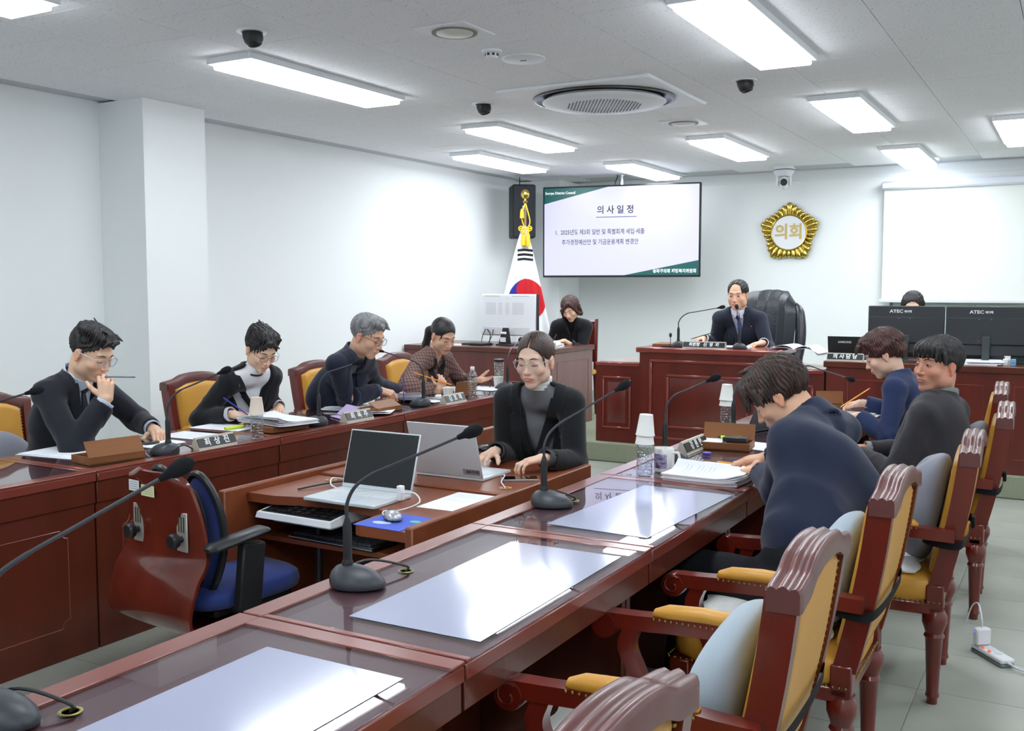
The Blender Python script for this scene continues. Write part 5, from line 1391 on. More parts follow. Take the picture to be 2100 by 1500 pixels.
P2 = person('short-haired woman in black jacket and white top, writing', (-4.36, 4.46, .56), D(-97), D(34), D(14), (-4.0, 4.20, 1.15), D(-106), D(32), 0, .95,
    hands=[hd(-1, (-4.07, 4.42, .80), (.55, -.7, -.1), (0, 0, 1), 1, 'relax', pole=(-.6, .45, -1)), hd(1, (-4.02, 3.99, .81), (.8, .35, -.12), (0, -.3, 1), -1, 'pen', pole=(-.6, -.45, -1))],
    style='pixie', jacket=(26, 27, 32), shirt=(240, 242, 246), collar='crew', female=True, lip=(198, 100, 96), glasses=(DKF, .0011, .024, .021), cuff=mat('striped_cuff', (200, 202, 208), .8), hres=.0026, vdepth=.30, vw=.72)
P3 = person('grey-haired man in navy jacket and glasses, reaching over papers', (-4.28, 5.12, .56), D(-82), D(42), D(18), (-3.76, 4.86, 1.20), D(-86), D(22), 0,
    hands=[hd(-1, (-3.98, 5.48, .80), (.4, -.3, -.1), (0, 0, 1), 1, 'relax', pole=(-.3, .8, -.6)), hd(1, (-3.86, 5.10, .85), (.75, .45, -.22), (0.2, -.3, 1), -1, 'pen', pole=(-.3, -.8, -.5))],
    style='grey', hairm=H_GREY, jacket=(30, 34, 52), shirt=(70, 80, 98), collar='shirt', glasses=(DKF, .0014, .023, .019), cuff=(80, 90, 108), skin=(224, 178, 150), hres=.0026, vdepth=.26)
P4 = person('woman with ponytail in brown checked jacket gesturing with a pencil', (-4.30, 6.18, .56), D(-92), D(34), D(14), (-3.90, 5.90, 1.155), D(-110), D(26), 0, .95,
    hands=[hd(-1, (-3.77, 6.15, .83), (.9, -.25, .05), (-.5, .6, -.55), 1, 'open', pole=(-.3, .8, -.6), thumb=((.9, .5, -.1), (.05, .1))), hd(1, (-3.74, 5.62, .80), (.15, .25, .9), (.75, -.6, .1), -1, 'pen', pole=(-.3, -1, -.5))],
    style='ponytail', jm=CHECK, shirt=(216, 172, 146), collar='none', female=True, skin=(216, 172, 146), lip=(176, 92, 84), hres=.0028, vdepth=.24, vw=.3, lapel_m=mat('collar_black', (26, 26, 30), .8))
P5 = person('stenographer in black blazer, grey cardigan and white turtleneck typing', (-2.34, 4.33, .54), D(188), D(20), D(10), (-2.14, 4.00, 1.165), D(184), D(10), 0, .97,
    hands=[hd(-1, (-1.99, 3.80, .765), (-.62, -.55, -.12), (0, 0, 1), 1, 'type', pole=(.25, .6, -1)), hd(1, (-2.27, 3.86, .765), (-.1, -.85, -.12), (0, 0, 1), -1, 'type', pole=(-.25, .6, -1))],
    style='tied', hairm=H_BROWN, jacket=(24, 26, 31), shirt=(112, 114, 118), collar='turtle', female=True, lip=(206, 108, 108), jopen=.022, glasses=(CLRF, .0016, .0245, .0215), hres=.0022, jres=.0065, vdepth=.40, vw=.40, shw=.178, cuff=(70, 72, 76), skin=(234, 198, 176), brows=(60, 46, 42))
P6 = person('woman with dark bob in black jacket reading at the desk beside the flag', (-4.56, 9.35, .74), D(200), D(30), D(12), (-4.42, 9.0, 1.285), D(184), D(30), D(-6), .95,
    hands=[hd(-1, (-4.42, 8.86, .975), (-.5, -.6, -.1), (0, 0, 1), 1, 'relax', pole=(.3, .3, -1)), hd(1, (-4.72, 8.86, .975), (.2, -.7, -.1), (0, 0, 1), -1, 'relax', pole=(-.3, .3, -1))],
    style='bob', hairm=H_RED, jacket=(24, 25, 30), shirt=(24, 25, 30), collar='none', female=True, lip=(190, 50, 60), hres=.0035, jres=.009, vdepth=.16, seated_z=PLAT)
P7 = person('chairman in navy suit and blue tie seated at the raised desk', (-2.56, 8.95, .74), D(190), D(20), D(8), (-2.62, 8.66, 1.43), D(180), D(10), 0, 1.02,
    hands=[hd(-1, (-2.32, 8.42, 1.035), (-.5, -.5, -.1), (0, 0, 1), 1, 'relax', pole=(.25, .5, -1)), hd(1, (-2.90, 8.58, 1.05), (-.3, -.6, -.1), (-.3, 0, 1), -1, 'pen', pole=(-.25, .5, -1))],
    style='balding', jacket=(34, 40, 56), shirt=(216, 226, 242), tie=mat('tie_blue', (52, 78, 150), .5, noise=(90, (30, 44, 100), .9, (1, 1, 1))), skin=(226, 182, 154), fat=.004, jaw=1.1, eyes='open', cuff=(216, 226, 242), hres=.003, jres=.008, vdepth=.36, vw=.42, seated_z=PLAT)
P8 = person('man in navy suit bent over his phone at the near row of desks', (-.70, 3.22, .56), D(72), D(66), D(20), (-.925, 3.61, 1.105), D(92), D(38), D(0), 1.0,
    hands=[hd(-1, (-1.04, 3.76, .80), (-.6, .5, -.1), (.1, 0, 1), 1, 'point', pole=(.3, -.4, -1)), hd(1, (-1.08, 4.02, .81), (-.75, -.15, -.1), (.1, 0, 1), -1, 'relax', pole=(.3, .8, -.5))],
    style='mop', hairm=H_BROWN, jacket=(30, 38, 62), shirt=(30, 38, 62), collar='none', skin=(224, 176, 146), hres=.0024, jres=.0065, vdepth=0, lapel=False, lip=(190, 120, 108), hairscale=1.03)
P9 = person('woman in navy jacket with short wavy hair writing with a pencil', (-.76, 5.9, .56), D(84), D(36), D(14), (-.93, 5.82, 1.125), D(98), D(26), 0, .96,
    hands=[hd(-1, (-1.03, 5.66, .80), (-.8, .25, -.15), (.1, 0, 1), 1, 'relax', pole=(.6, -.6, -.7)), hd(1, (-1.10, 6.15, .82), (-.75, -.1, -.15), (.1, .3, 1), -1, 'pen', pole=(.4, .6, -.6))],
    style='curly', hairm=H_RED, jacket=(33, 46, 84), shirt=(33, 46, 84), collar='none', female=True, skin=(228, 190, 166), hres=.003, jres=.0075, vdepth=0, lapel=False)
P10 = person('man in charcoal jacket and green collar turning towards the viewer', (-.62, 4.95, .56), D(76), D(8), D(6), (-.565, 5.03, 1.13), D(140), D(-2), 0, 1.02,
    hands=[hd(-1, (-.90, 4.92, .705), (-.7, .2, .15), (0, -.6, .8), 1, 'grip', pole=(.4, -.7, -.8)), hd(1, (-.90, 5.14, .70), (-.7, -.2, .05), (0, .6, .8), -1, 'grip', pole=(.4, .7, -.8))],
    style='bangs', jacket=(46, 44, 50), shirt=(122, 132, 126), collar='open', skin=(204, 146, 122), lip=(176, 104, 98), fat=.006, jaw=1.15, eyes='open', hres=.0025, jres=.007, vdepth=.2, belly=.02, cuff=(140, 148, 150), side=-.002)
P11 = person('dark-haired woman mostly hidden behind the left black monitor', (-1.28, 9.15, .74), D(180), D(20), D(8), (-1.21, 8.90, 1.335), D(186), D(14), 0, .96,
    style='long', jacket=(40, 40, 46), shirt=(40, 40, 46), collar='none', female=True, hres=.0035, jres=.012, vdepth=.05, seated_z=PLAT)
P12 = person('person whose black hair just shows above the right monitor', (-.66, 9.55, .70), D(180), D(20), D(10), (-.80, 9.3, 1.19), D(180), D(20), 0, .96,
    style='short_up', jacket=(40, 40, 46), shirt=(40, 40, 46), collar='none', hres=.004, jres=.012, vdepth=.05, seated_z=PLAT)
# ============================================================ microphones
def mic(base, head, lb, z0=.75, ang=0, cable=None, fr=.0165, group='gooseneck microphones', s=1.0):
    bx, by = base; t = thing('gooseneck_microphone', lb, 'microphone', (bx, by, z0), 0, group)
    b = MB(); R = Matrix.Translation((0, 0, 0)) @ Rz(ang).to_4x4(); vs = []; n = 28
    for r, z, sh in ((.97, .0, 0), (1, .006, 0), (.97, .018, -.004), (.80, .034, -.012), (.52, .046, -.022), (.20, .052, -.028)):
        for k in range(n):
            a = 2*pi*k/n; w_ = .058*(1-.16*cos(a)); vs.append(R @ Vector((cos(a)*.074*r*s+sh, sin(a)*w_*r*s, z*s)))
    fs = [[i*n+k, i*n+(k+1) % n, (i+1)*n+(k+1) % n, (i+1)*n+k] for i in range(5) for k in range(n)]+[list(range(n))[::-1], [5*n+k for k in range(n)]]
    b._new(vs, fs); b.build('base', MICM, t, 50)
    o = R @ Vector((-.03, 0, 0)); h = Vector(head)-Vector((bx, by, z0)); p = lambda z: Vector((o.x, o.y, z))
    b = MB(); b.tube([p(.046), p(.052), p(.058), p(.062), p(.07), p(.15), p(.156), p(.17)], [.014, .0145, .0145, .012, .0115, .0115, .010, .006], 14); b.build('stem', BLACK, t)
    d = Vector((h.x-o.x, h.y-o.y, 0)); m2 = p(.285)+d*.22
    q = bez([p(.165), p(.205), p(.250)+d*.07, m2, m2.lerp(h, .3), m2.lerp(h, .65), h], 5)
    b = MB(); b.tube(q, [.0048]*(len(q)-15)+[.0038]*15, 8); b.build('gooseneck', MICM, t)
    dr = (h-m2).normalized(); b = MB(); b.tube([h-dr*.03, h-dr*.012, h-dr*.004, h+dr*.012, h+dr*.028, h+dr*.038], [.006, .009, fr*.85, fr, fr*.9, fr*.35], 14); b.build('foam_head', FOAM, t)
    if cable:
        g = Vector(cable)-Vector((bx, by, z0)); b = MB(); b.tube(bez([R @ Vector((-.07, .02, .018)), (R @ Vector((-.10, .03, .02))+g)*.5+Vector((0, 0, .028)), g+Vector((0, 0, .012)), g+Vector((0, 0, -.004))], 6), .0035, 6); b.build('cable', BLACK, t)
    return t
mic((-1.56, 1.97), (-1.30, 2.08, 1.142), 'gooseneck microphone on the middle bare desk, head against the dark laptop', ang=.2, cable=(-1.53, 2.132, .752))
mic((-1.60, 1.03), (-1.42, 1.265, 1.168), 'gooseneck microphone at the lower left corner crossing the wooden chair', ang=.2, cable=(-1.53, 1.115, .752))
mic((-1.56, 3.04), (-1.40, 3.26, 1.15), 'gooseneck microphone standing by the mirrored television text', ang=.2, cable=(-1.53, 3.144, .752))
mic((-1.53, 4.12), (-1.35, 4.12, 1.112), 'gooseneck microphone behind the white mug', ang=.1)
mic((-1.50, 5.02), (-1.42, 5.35, 1.10), 'gooseneck microphone between capped bottle and open laptop', ang=.1)
mic((-1.45, 6.12), (-1.12, 5.86, .985), 'gooseneck microphone lying low before the woman in navy', ang=.1)
mic((-3.60, 2.12), (-3.427, 2.387, 1.109), 'gooseneck microphone entering from the left edge')
mic((-3.59, 3.14), (-3.417, 3.345, 1.116), 'gooseneck microphone in front of the chin-resting man', ang=pi, cable=(-3.52, 3.24, .752))
mic((-3.63, 4.22), (-3.46, 4.38, 1.086), 'gooseneck microphone between short-haired woman and grey-haired man', ang=pi)
mic((-3.64, 5.24), (-3.85, 5.10, 1.103), 'gooseneck microphone bending back to the grey-haired man', ang=pi)
mic((-3.70, 6.42), (-3.72, 6.7, 1.10), 'gooseneck microphone at the far end of the left row', ang=pi)
mic((-2.93, 8.05), (-2.60, 8.12, 1.335), 'left gooseneck microphone on the chairman desk', z0=1.0, ang=pi/2)
mic((-2.40, 8.02), (-2.45, 8.08, 1.335), 'right gooseneck microphone on the chairman desk, in front of the tie', z0=1.0, ang=pi/2)
# ============================================================ name plates
PLB = mat('plate_beige', (196, 190, 176), .45); PLK = mat('plate_black', (36, 38, 42), .35); PLW = mat('plate_letter', (235, 238, 240), .5)
def nameplate(x, y, z, rz, s, lb, w=.24, size=.042, h=.058, grp='name plates'):
    """front looks to local -y"""
    t = thing('name_plate', lb, 'name plate', (x, y, z), rz, grp)
    b = MB(); b.prism([(-.034, 0), (.028, 0), (.022, .012), (.004, h), (-.004, h)][::1], -w/2, w/2, TM((0, 0, 0), (0, 1, 0), (0, 0, 1))) ; b.build('holder', PLB, t)
    fd = Vector((0, -.030, -h)).normalized(); up_ = -fd; nrm = Vector((1, 0, 0)).cross(up_)
    M = TM(Vector((0, -.019, h*.53))+nrm*.0025, (1, 0, 0), up_)
    b = MB(); b.prism([(-w/2+.004, -.021), (w/2-.004, -.021), (w/2-.004, .022), (-w/2+.004, .022)], -.002, .001, M); pl = b.build('plate', PLK, t)
    if s: text('lettering', s, size, M @ Matrix.Translation((0, 0, .0012)), PLW, pl, .0003, bold=.0012, sx=.95)
    return t
nameplate(-3.53, 3.385, .75, pi/2, '최  상  진', 'name plate nearest the viewer, before the chin-resting man')
nameplate(-3.54, 4.47, .75, pi/2, '최  옥  주', 'name plate beside the purple phone case')
nameplate(-3.545, 5.48, .75, pi/2, '김  호  재', 'name plate in front of the paper cup on the left row')
nameplate(-1.535, 4.40, .75, pi/2, '강  원  만', 'name plate right behind the white mug', .30)
nameplate(-1.50, 5.36, .75, pi/2, '', 'name plate standing behind the open laptop', .24)
nameplate(-2.67, 7.93, 1.0, 0, '위원장   신  영  재', 'name plate on the chairman desk', .36, .036)
nameplate(-1.55, 7.93, .94, 0, '의 사 담 당', 'name plate on the staff desk before the small laptop', .27, .042)
nameplate(-4.30, 8.22, .935, 0, '전 문 위 원', 'name plate at the corner of the desk beside the flag', .22, .03)
# ============================================================ paper
def papers(x, y, z, rz, n=1, lb='', w=.21, h=.297, jit=.012, curl=.0, th=.0012, name=None, grp='papers on the desks', lines=True, tilt=0):
    rnd = random.Random(int(abs(x*1000+y*777))); nm = name or ('paper_stack' if n > 1 else 'paper_sheet')
    t = thing(nm, lb, 'papers' if n > 1 else 'paper', (x, y, z), rz, grp)
    for i in range(n):
        a = rnd.uniform(-1, 1)*jit*2 if i else 0; dx, dy = rnd.uniform(-jit, jit), rnd.uniform(-jit, jit); zz = i*(th+.0004)
        R = Rz(a)
        def f(u, v, zz=zz, R=R, dx=dx, dy=dy):
            X = (u-.5)*w; Y_ = (v-.5)*h; q = curl*(max(0, u-.55)/.45)**2*(.6+.4*v)+curl*.5*(max(0, .3-v)/.3)**2*(1-u)
            return R @ Vector((X, Y_, 0))+Vector((dx, dy, zz+th+q*(i+1)/n))
        b = MB(); b.grid(f, 8, 8, thick=th); sh = b.build('sheet', PAPER, t, 60)
    if lines:
        b = MB(); R = Rz(a if n > 1 else 0); ys = [h*.36-k*.016 for k in range(int(h*.62/.016))]
        for k, yy in enumerate(ys):
            if rnd.random() < .25: continue
            l = -w*.38; r_ = w*(.38 if rnd.random() < .6 else rnd.uniform(-.1, .3)); m = 4; P = []
            for j in range(m+1):
                xx = l+(r_-l)*j/m; u = xx/w+.5; v = yy/h+.5; q = f(u, v); P.append(q+Vector((0, 0, .0007)))
            e = Vector((0, .0012, 0)); vs = P+[p+e for p in P]
            b._new(vs, [[j, j+1, j+m+2, j+m+1] for j in range(m)])
        if b.bm.faces: o = b.build('print', PAPERG, sh); o['kind'] = 'stuff'
        else: b.bm.free()
    return t
papers(-3.99, 2.93, .75, -1.45, 3, 'papers spread left of the wooden pen box at the left edge', .24, .33, .015)
papers(-3.93, 3.33, .75, -1.6, 2, 'papers under the phone of the chin-resting man', .21, .33, .012)
papers(-3.90, 3.60, .75, -1.5, 1, 'single sheet behind the nearest name plate', .2, .28)
papers(-3.96, 3.90, .75, -1.5, 2, 'thin papers left of the capped water bottle', .2, .33, .012)
papers(-3.72, 4.02, .781, -1.75, 7, 'thick document pile the short-haired woman writes on', .26, .36, .012, .03, .0028)
papers(-3.86, 4.88, .75, -1.4, 6, 'document pile behind the second name plate', .24, .36, .02, .01, .0022)
papers(-3.68, 4.74, .762, -1.1, 3, 'loose papers on top of the pile behind the second name plate', .21, .28, .02, .01)
papers(-3.80, 5.42, .75, -1.7, 3, 'curling papers under the hand of the grey-haired man', .21, .30, .02, .07)
papers(-3.90, 5.70, .75, -1.5, 3, 'papers under the hands of the woman in the checked jacket', .24, .33, .02)
papers(-3.85, 6.32, .75, -1.6, 2, 'papers at the far end of the left row', .21, .3, .02)
papers(-1.24, 3.73, .75, 1.52, 6, 'thick white paper stack beside the white mug', .17, .30, .008, .035, .0045)
papers(-1.24, 4.00, .7505, 1.5, 2, 'open pages under the pencil of the leaning man', .24, .29, .008)
papers(-1.33, 4.66, .75, 1.35, 2, 'papers beyond the wooden pen box of the near row', .2, .28, .02)
papers(-1.17, 6.02, .75, 1.5, 4, 'papers the woman in navy writes on', .24, .32, .015, .01, .0025)
papers(-1.12, 5.42, .75, 1.45, 1, 'sheet at the edge of the near row before the woman in navy', .2, .2, .01)
papers(-2.01, 3.155, .69, .02, 1, 'white sheet lying right of the dark-screened laptop', .19, .30)
papers(-2.52, 8.14, 1.0, .1, 4, 'papers in front of the chairman', .3, .22, .015, .0, .003)
papers(-4.36, 8.45, .935, .2, 5, 'paper pile at the right end of the desk beside the flag', .2, .26, .02, .0, .006)
papers(-5.35, 8.4, .935, .1, 1, 'sheet at the left end of the desk beside the flag', .3, .2)
papers(-.62, 8.1, .94, .1, 4, 'papers behind the stand of the right monitor', .25, .3, .03, .0, .006)
papers(-1.36, 8.0, .94, .0, 1, 'sheet beside the staff desk name plate', .22, .12)
# open books
def book(x, y, z, rz, lb, w=.21, h=.29, th=.03, flop=0):
    t = thing('open_book', lb, 'book', (x, y, z), rz, 'thick open documents')
    for s in (-1, 1):
        b = MB()
        def f(u, v, s=s):
            q = sin(pi*min(1, u*1.15))**.7*th*.9 if u < .85 else th*.35*(1-u)/.15+.003
            return (s*u*w, (v-.5)*h, .004+q-(flop*max(0, u-.55)**2*4*h if s > 0 else 0))
        b.grid(f, 16, 4, thick=.0025)
        def g(u, v, s=s):
            q = f(u, v); return (q[0], q[1], max(.001 if not (flop and s > 0) else q[2]-.02, q[2]*.45))
        b.grid(g, 16, 4, thick=.0015); b.build('pages', PAPER, t, 60)
    return t
book(-1.97, 8.22, 1.0, -.1, 'thick open document hanging over the right end of the chairman desk', .20, .28, .035, .25)
book(-4.52, 8.6, .935, 0, 'thick open document in front of the woman beside the flag', .17, .25, .05)
# ============================================================ wooden pen boxes
def penbox(x, y, rz, lb, lid=55, L_=.2, W_=.13, items=()):
    t = thing('pen_box', lb, 'box', (x, y, .75), rz, 'wooden pen boxes')
    b = MB(); b.box((-L_/2, -W_/2, 0), (L_/2, W_/2, .006)); 
    for lo, hi in (((-L_/2, -W_/2, 0), (L_/2, -W_/2+.007, .034)), ((-L_/2, W_/2-.007, 0), (L_/2, W_/2, .034)), ((-L_/2, -W_/2+.007, 0), (-L_/2+.007, W_/2-.007, .034)), ((L_/2-.007, -W_/2+.007, 0), (L_/2, W_/2-.007, .034))): b.box(lo, hi, .001)
    b.build('tray', WOODBOX, t)
    b = MB(); b.box((-L_/2, 0, 0), (L_/2, .078, .006), .001); o = b.build('lid', WOODBOX, t); o.location = (0, W_/2-.006, .030); o.rotation_euler = (radians(lid), 0, 0)
    b = MB(); b.box((-L_/2+.012, -W_/2+.012, .006), (-.01, W_/2-.015, .033)); b.build('note_pad', PAPER, t)
    return t
penbox(-3.66, 2.90, -pi/2-.15, 'wooden pen box with raised lid left of the nearest left-row microphone', 118, .26, .15)
penbox(-3.66, 4.86, -pi/2+.0, 'wooden pen box with half-raised lid before the grey-haired man', 150, .24, .14)
penbox(-3.72, 5.83, -pi/2, 'wooden pen box behind the paper cup of the left row', 80, .26, .12)
penbox(-1.42, 4.55, .12, 'wooden pen box with raised lid and black case near the purple cap', 75, .24, .15)
penbox(-1.32, 6.32, .3, 'small wooden pen box near the woman in navy', 80, .16, .1)
b = MB(); b.box((-.13, -.08, 0), (.13, .08, .03), .002); o = b.build('document_tray', WOODBOX, None); o.location = (-3.66, 3.98, .75); o.rotation_euler = (0, 0, -pi/2-.1); tag(o, 'low wooden tray under the thick document pile', 'tray')
# ============================================================ bottles, cups, mug
def bottle(x, y, lb, cups=True, group='clear water bottles'):
    t = thing('water_bottle', lb, 'bottle', (x, y, .75), 0, group)
    pr = [(.026, 0), (.031, .004), (.033, .012)]
    for k in range(9): z = .02+k*.013; pr += [(.0325, z), (.0305, z+.0065)]
    pr += [(.0325, .142), (.0325, .15), (.030, .153), (.0325, .157), (.030, .17), (.021, .188), (.013, .197), (.0125, .206)]
    b = MB(); b.lathe(pr, 20); b.build('body', CLEAR, t, 25)
    b = MB(); b.lathe([(.0001, .003), (.029, .004), (.0305, .02), (.0295, .118), (.0001, .119)], 18); b.build('water', glass_mat('water', (.90, .93, .95), 1.33, 0, 1.0) if 'water' not in MATS else MATS['water'], t)
    if cups: return t
    b = MB(); b.lathe([(.0135, .200), (.0145, .202), (.0145, .218), (.013, .221), (.0001, .221)], 18); b.build('cap', PLASTICW, t)
    return t
CUPP = mat('paper_cup', (240, 240, 236), .7); 
def cup(x, y, z, lb, inv=False, tilt=0, print_=False, k=1.0, dz=0):
    t = thing('paper_cup', lb, 'cup', (x, y, z), 0, 'white paper cups'); 
    pr = [(.0001, .004), (.025, .004), (.0255, 0), (.0265, 0), (.037, .078), (.0385, .080), (.0385, .083), (.0362, .082), (.0265, .006), (.0001, .006)]
    pr = [(r*k, zz*k) for r, zz in pr]
    M = Matrix.Rotation(tilt, 4, 'Y') @ (Matrix.Translation((0, 0, .083*k)) @ Matrix.Diagonal((1, 1, -1, 1)) if inv else Matrix.Identity(4))
    b = MB(); b.lathe(pr, 24, M=M); o = b.build('cup', CUPP if not print_ else mat('cup_printed', (238, 226, 214), .7, noise=(240, (214, 186, 160), .4, (1, 1, 1))), t)
    return t
bottle(-3.515, 3.655, 'clear bottle with upturned printed cup before the short-haired woman'); cup(-3.515, 3.655, .75+.128, 'upturned paper cup with lattice print on a bottle', True, .0, True)
bottle(-3.53, 5.70, 'clear bottle with white cap before the woman in the checked jacket', False)
bottle(-1.487, 3.70, 'clear bottle with tilted paper cups beside the white mug'); cup(-1.487, 3.70, .75+.13, 'lower upturned cup on the bottle beside the mug', True, .03); cup(-1.485, 3.70, .75+.165, 'upper upturned cup on the bottle beside the mug', True, .05)
bottle(-1.60, 5.12, 'clear bottle with paper cup behind the pen box of the near row'); cup(-1.60, 5.12, .75+.13, 'lower upturned cup on the farther near-row bottle', True, .03); cup(-1.60, 5.12, .75+.16, 'upper upturned cup on the farther near-row bottle', True, .04)
cup(-3.66, 5.60, .75, 'paper cup with small round print on the left row'); cup(-3.78, 6.47, .75, 'paper cup near the fingertips of the gesturing hand')
t = thing('tumbler', 'clear tumbler with green leaves next to the far left-row microphone', 'tumbler', (-3.82, 6.55, .75))
b = MB(); b.lathe([(.03, 0), (.034, .005), (.038, .19), (.036, .19), (.032, .008), (.0001, .006)], 20); b.build('glass_body', CLEAR, t)
b = MB(); b.lathe([(.039, .188), (.040, .192), (.040, .205), (.03, .212), (.0001, .213)], 20); b.build('lid', BLACK, t)
b = MB(); rnd = random.Random(4)
for k in range(14): b.ell((rnd.uniform(-.018, .018), rnd.uniform(-.018, .018), rnd.uniform(.02, .12)), (.012, .003, .009), Euler((rnd.random()*3, rnd.random()*3, rnd.random()*3)).to_matrix(), 8, 5)
b.build('leaves', mat('leaf_green', (110, 170, 60), .6), t)['kind'] = 'stuff'
t = thing('mug', 'white mug with a blue and brown picture beside the water bottle', 'mug', (-1.455, 3.835, .75), radians(-8))
b = MB(); b.lathe([(.0001, 0), (.038, 0), (.042, .004), (.042, .094), (.040, .097), (.038, .094), (.038, .008), (.0001, .006)], 32); b.build('mug_body', mat('ceramic_white', (240, 240, 238), .15, .5, coat=.4), t)
b = MB(); b.tube(bez([(.041, 0, .080), (.062, .0, .082), (.07, 0, .06), (.066, 0, .03), (.041, 0, .018)], 6), .0055, 10, flat=1); b.build('handle', MATS['ceramic_white'], t)
PICT = mat('mug_picture', (92, 84, 150), .3, noise=(55, (206, 196, 214), .9, (1, 1, 1.6)))
b = MB()
def f(u, v): a = -pi/2-.75+u*1.5; return (cos(a)*.0424, sin(a)*.0424, .018+.058*v)
b.grid(f, 14, 8, thick=.0002); pc = b.build('picture', PICT, t)
b = MB()
for a0, z1, w_ in ((-1.95, .040, .05), (-1.80, .055, .045), (-1.65, .036, .06), (-1.5, .024, .09), (-1.35, .020, .09)):
    b._new([(cos(a0-w_)*.0429, sin(a0-w_)*.0429, .018), (cos(a0+w_)*.0429, sin(a0+w_)*.0429, .018), (cos(a0)*.0429, sin(a0)*.0429, z1)], [[0, 1, 2]])
b.build('picture_patch', mat('mug_brown', (88, 44, 34), .4), pc)
def small(name, lb, cat, loc, m, fn, rz=0, group=None):
    b = MB(); fn(b); o = b.build(name, m); o.location = loc; o.rotation_euler = (0, 0, rz); return tag(o, lb, cat, group)
small('bottle_cap', 'violet round cap lying beside the near-row pen box', 'cap', (-1.43, 4.30, .75), mat('violet', (74, 56, 150), .4), lambda b: b.lathe([(.018, 0), (.02, .002), (.02, .012), (.018, .014), (.0001, .014)], 20))
small('eraser', 'yellow block lying at the foot of the mug', 'eraser', (-1.405, 3.96, .75), mat('eraser_yellow', (238, 200, 30), .6), lambda b: b.box((-.02, -.01, 0), (.02, .01, .014), .002), 1.2)
# pens and pencils
def pen(a, c, m, lb, r=.0038, tip=True, nm='pencil', m2=None):
    a, c = Vector(a), Vector(c); t = thing(nm, lb, nm, c); b = MB(c); d = (a-c).normalized()
    b.tube([c+d*.016, a], r, 6 if nm == 'pencil' else 10); b.build('barrel', m, t)
    b = MB(c); b.tube([c, c+d*.016], [.0006, r], 8); b.build('tip', mat('pencil_wood', (226, 196, 150), .7) if nm == 'pencil' else BLACK, t)
    if m2: b = MB(c); b.tube([a, a+d*.012], r*1.05, 8); b.build('end', m2, t)
PENC = mat('pencil_orange', (242, 160, 20), .4); ERS = mat('pencil_eraser', (214, 120, 130), .6)
pen((-3.86, 5.50, .93), (-3.67, 5.66, .845), PENC, 'yellow pencil in the raised hand of the woman in the checked jacket', m2=ERS)
pen((-1.06, 3.99, .770), (-1.32, 4.10, .762), PENC, 'yellow pencil lying on the open pages near the leaning man', m2=BLACK)
pen((-1.07, 6.16, .90), (-1.20, 6.02, .80), PENC, 'yellow pencil in the hand of the woman in navy', m2=ERS)
pen((-3.73, 5.19, .945), (-3.70, 5.15, .77), mat('pen_blue', (60, 50, 170), .4), 'blue-violet pen held upright by the grey-haired man', nm='pen')
pen((-4.02, 3.93, .905), (-3.93, 4.03, .80), mat('pen_blue', (60, 50, 170), .4), 'blue pen in the hand of the short-haired woman', nm='pen')
pen((-2.78, 8.50, 1.11), (-2.95, 8.38, 1.05), BLACK, 'black pen in the hand of the chairman', nm='pen')
pen((-3.95, 3.12, 1.085), (-3.89, 3.25, 1.075), PLASTICG, 'silver pen between the fingers of the chin-resting man', nm='pen')
pen((-.93, 4.98, .74), (-1.08, 5.06, .765), PENC, 'yellow pencil held below the desk by the man in charcoal')
pen((-3.88, 3.80, .762), (-3.86, 3.93, .762), mat('highlighter', (214, 240, 40), .5), 'yellow highlighter before the short-haired woman', r=.008, nm='highlighter')
pen((-1.36, 4.60, .795), (-1.47, 4.57, .795), mat('highlighter', (214, 240, 40), .5), 'yellow highlighter lying in the near-row pen box', r=.008, nm='highlighter')
small('pen_case', 'black case lying in the near-row pen box', 'case', (-1.37, 4.53, .786), BLACK, lambda b: b.box((-.055, -.03, 0), (.055, .03, .022), .004), .1)
# phones
def phone(x, y, z, rz, lb, c=(60, 62, 66), L_=.155, W_=.075):
    t = thing('smartphone', lb, 'phone', (x, y, z), rz, 'smartphones on the desks')
    b = MB(); b.box((-W_/2, -L_/2, 0), (W_/2, L_/2, .009), .002); b.build('phone_body', mat('phone_%d' % c[0], c, .3), t)
    b = MB(); b.box((-W_/2+.004, -L_/2+.004, .009), (W_/2-.004, L_/2-.004, .0096)); b.build('phone_screen', mat('phone_glass', (14, 15, 18), .06, .6), t)
phone(-3.90, 3.30, .757, 1.3, 'smartphone lying under the hand of the chin-resting man')
phone(-2.005, 3.61, .70, -1.0, 'smartphone next to the stenographer hands', (150, 150, 156))
phone(-1.17, 3.86, .757, 1.5, 'smartphone in gold case tapped by the leaning man', (196, 170, 120), .17)
t = thing('phone_case', 'open lilac phone case propped beside a microphone', 'phone case', (-3.68, 4.52, .75), 1.1)
b = MB(); b.box((-.045, -.08, 0), (.045, .08, .008), .003); b.build('case_back', mat('lilac', (190, 170, 214), .5), t)
b = MB(); b.box((0, -.08, 0), (.085, .08, .006), .002, R=Ry(radians(-40)), c=(0, 0, 0)); o = b.build('case_flap', mat('lilac', (190, 170, 214)), t); o.location = (.0, 0, .01)
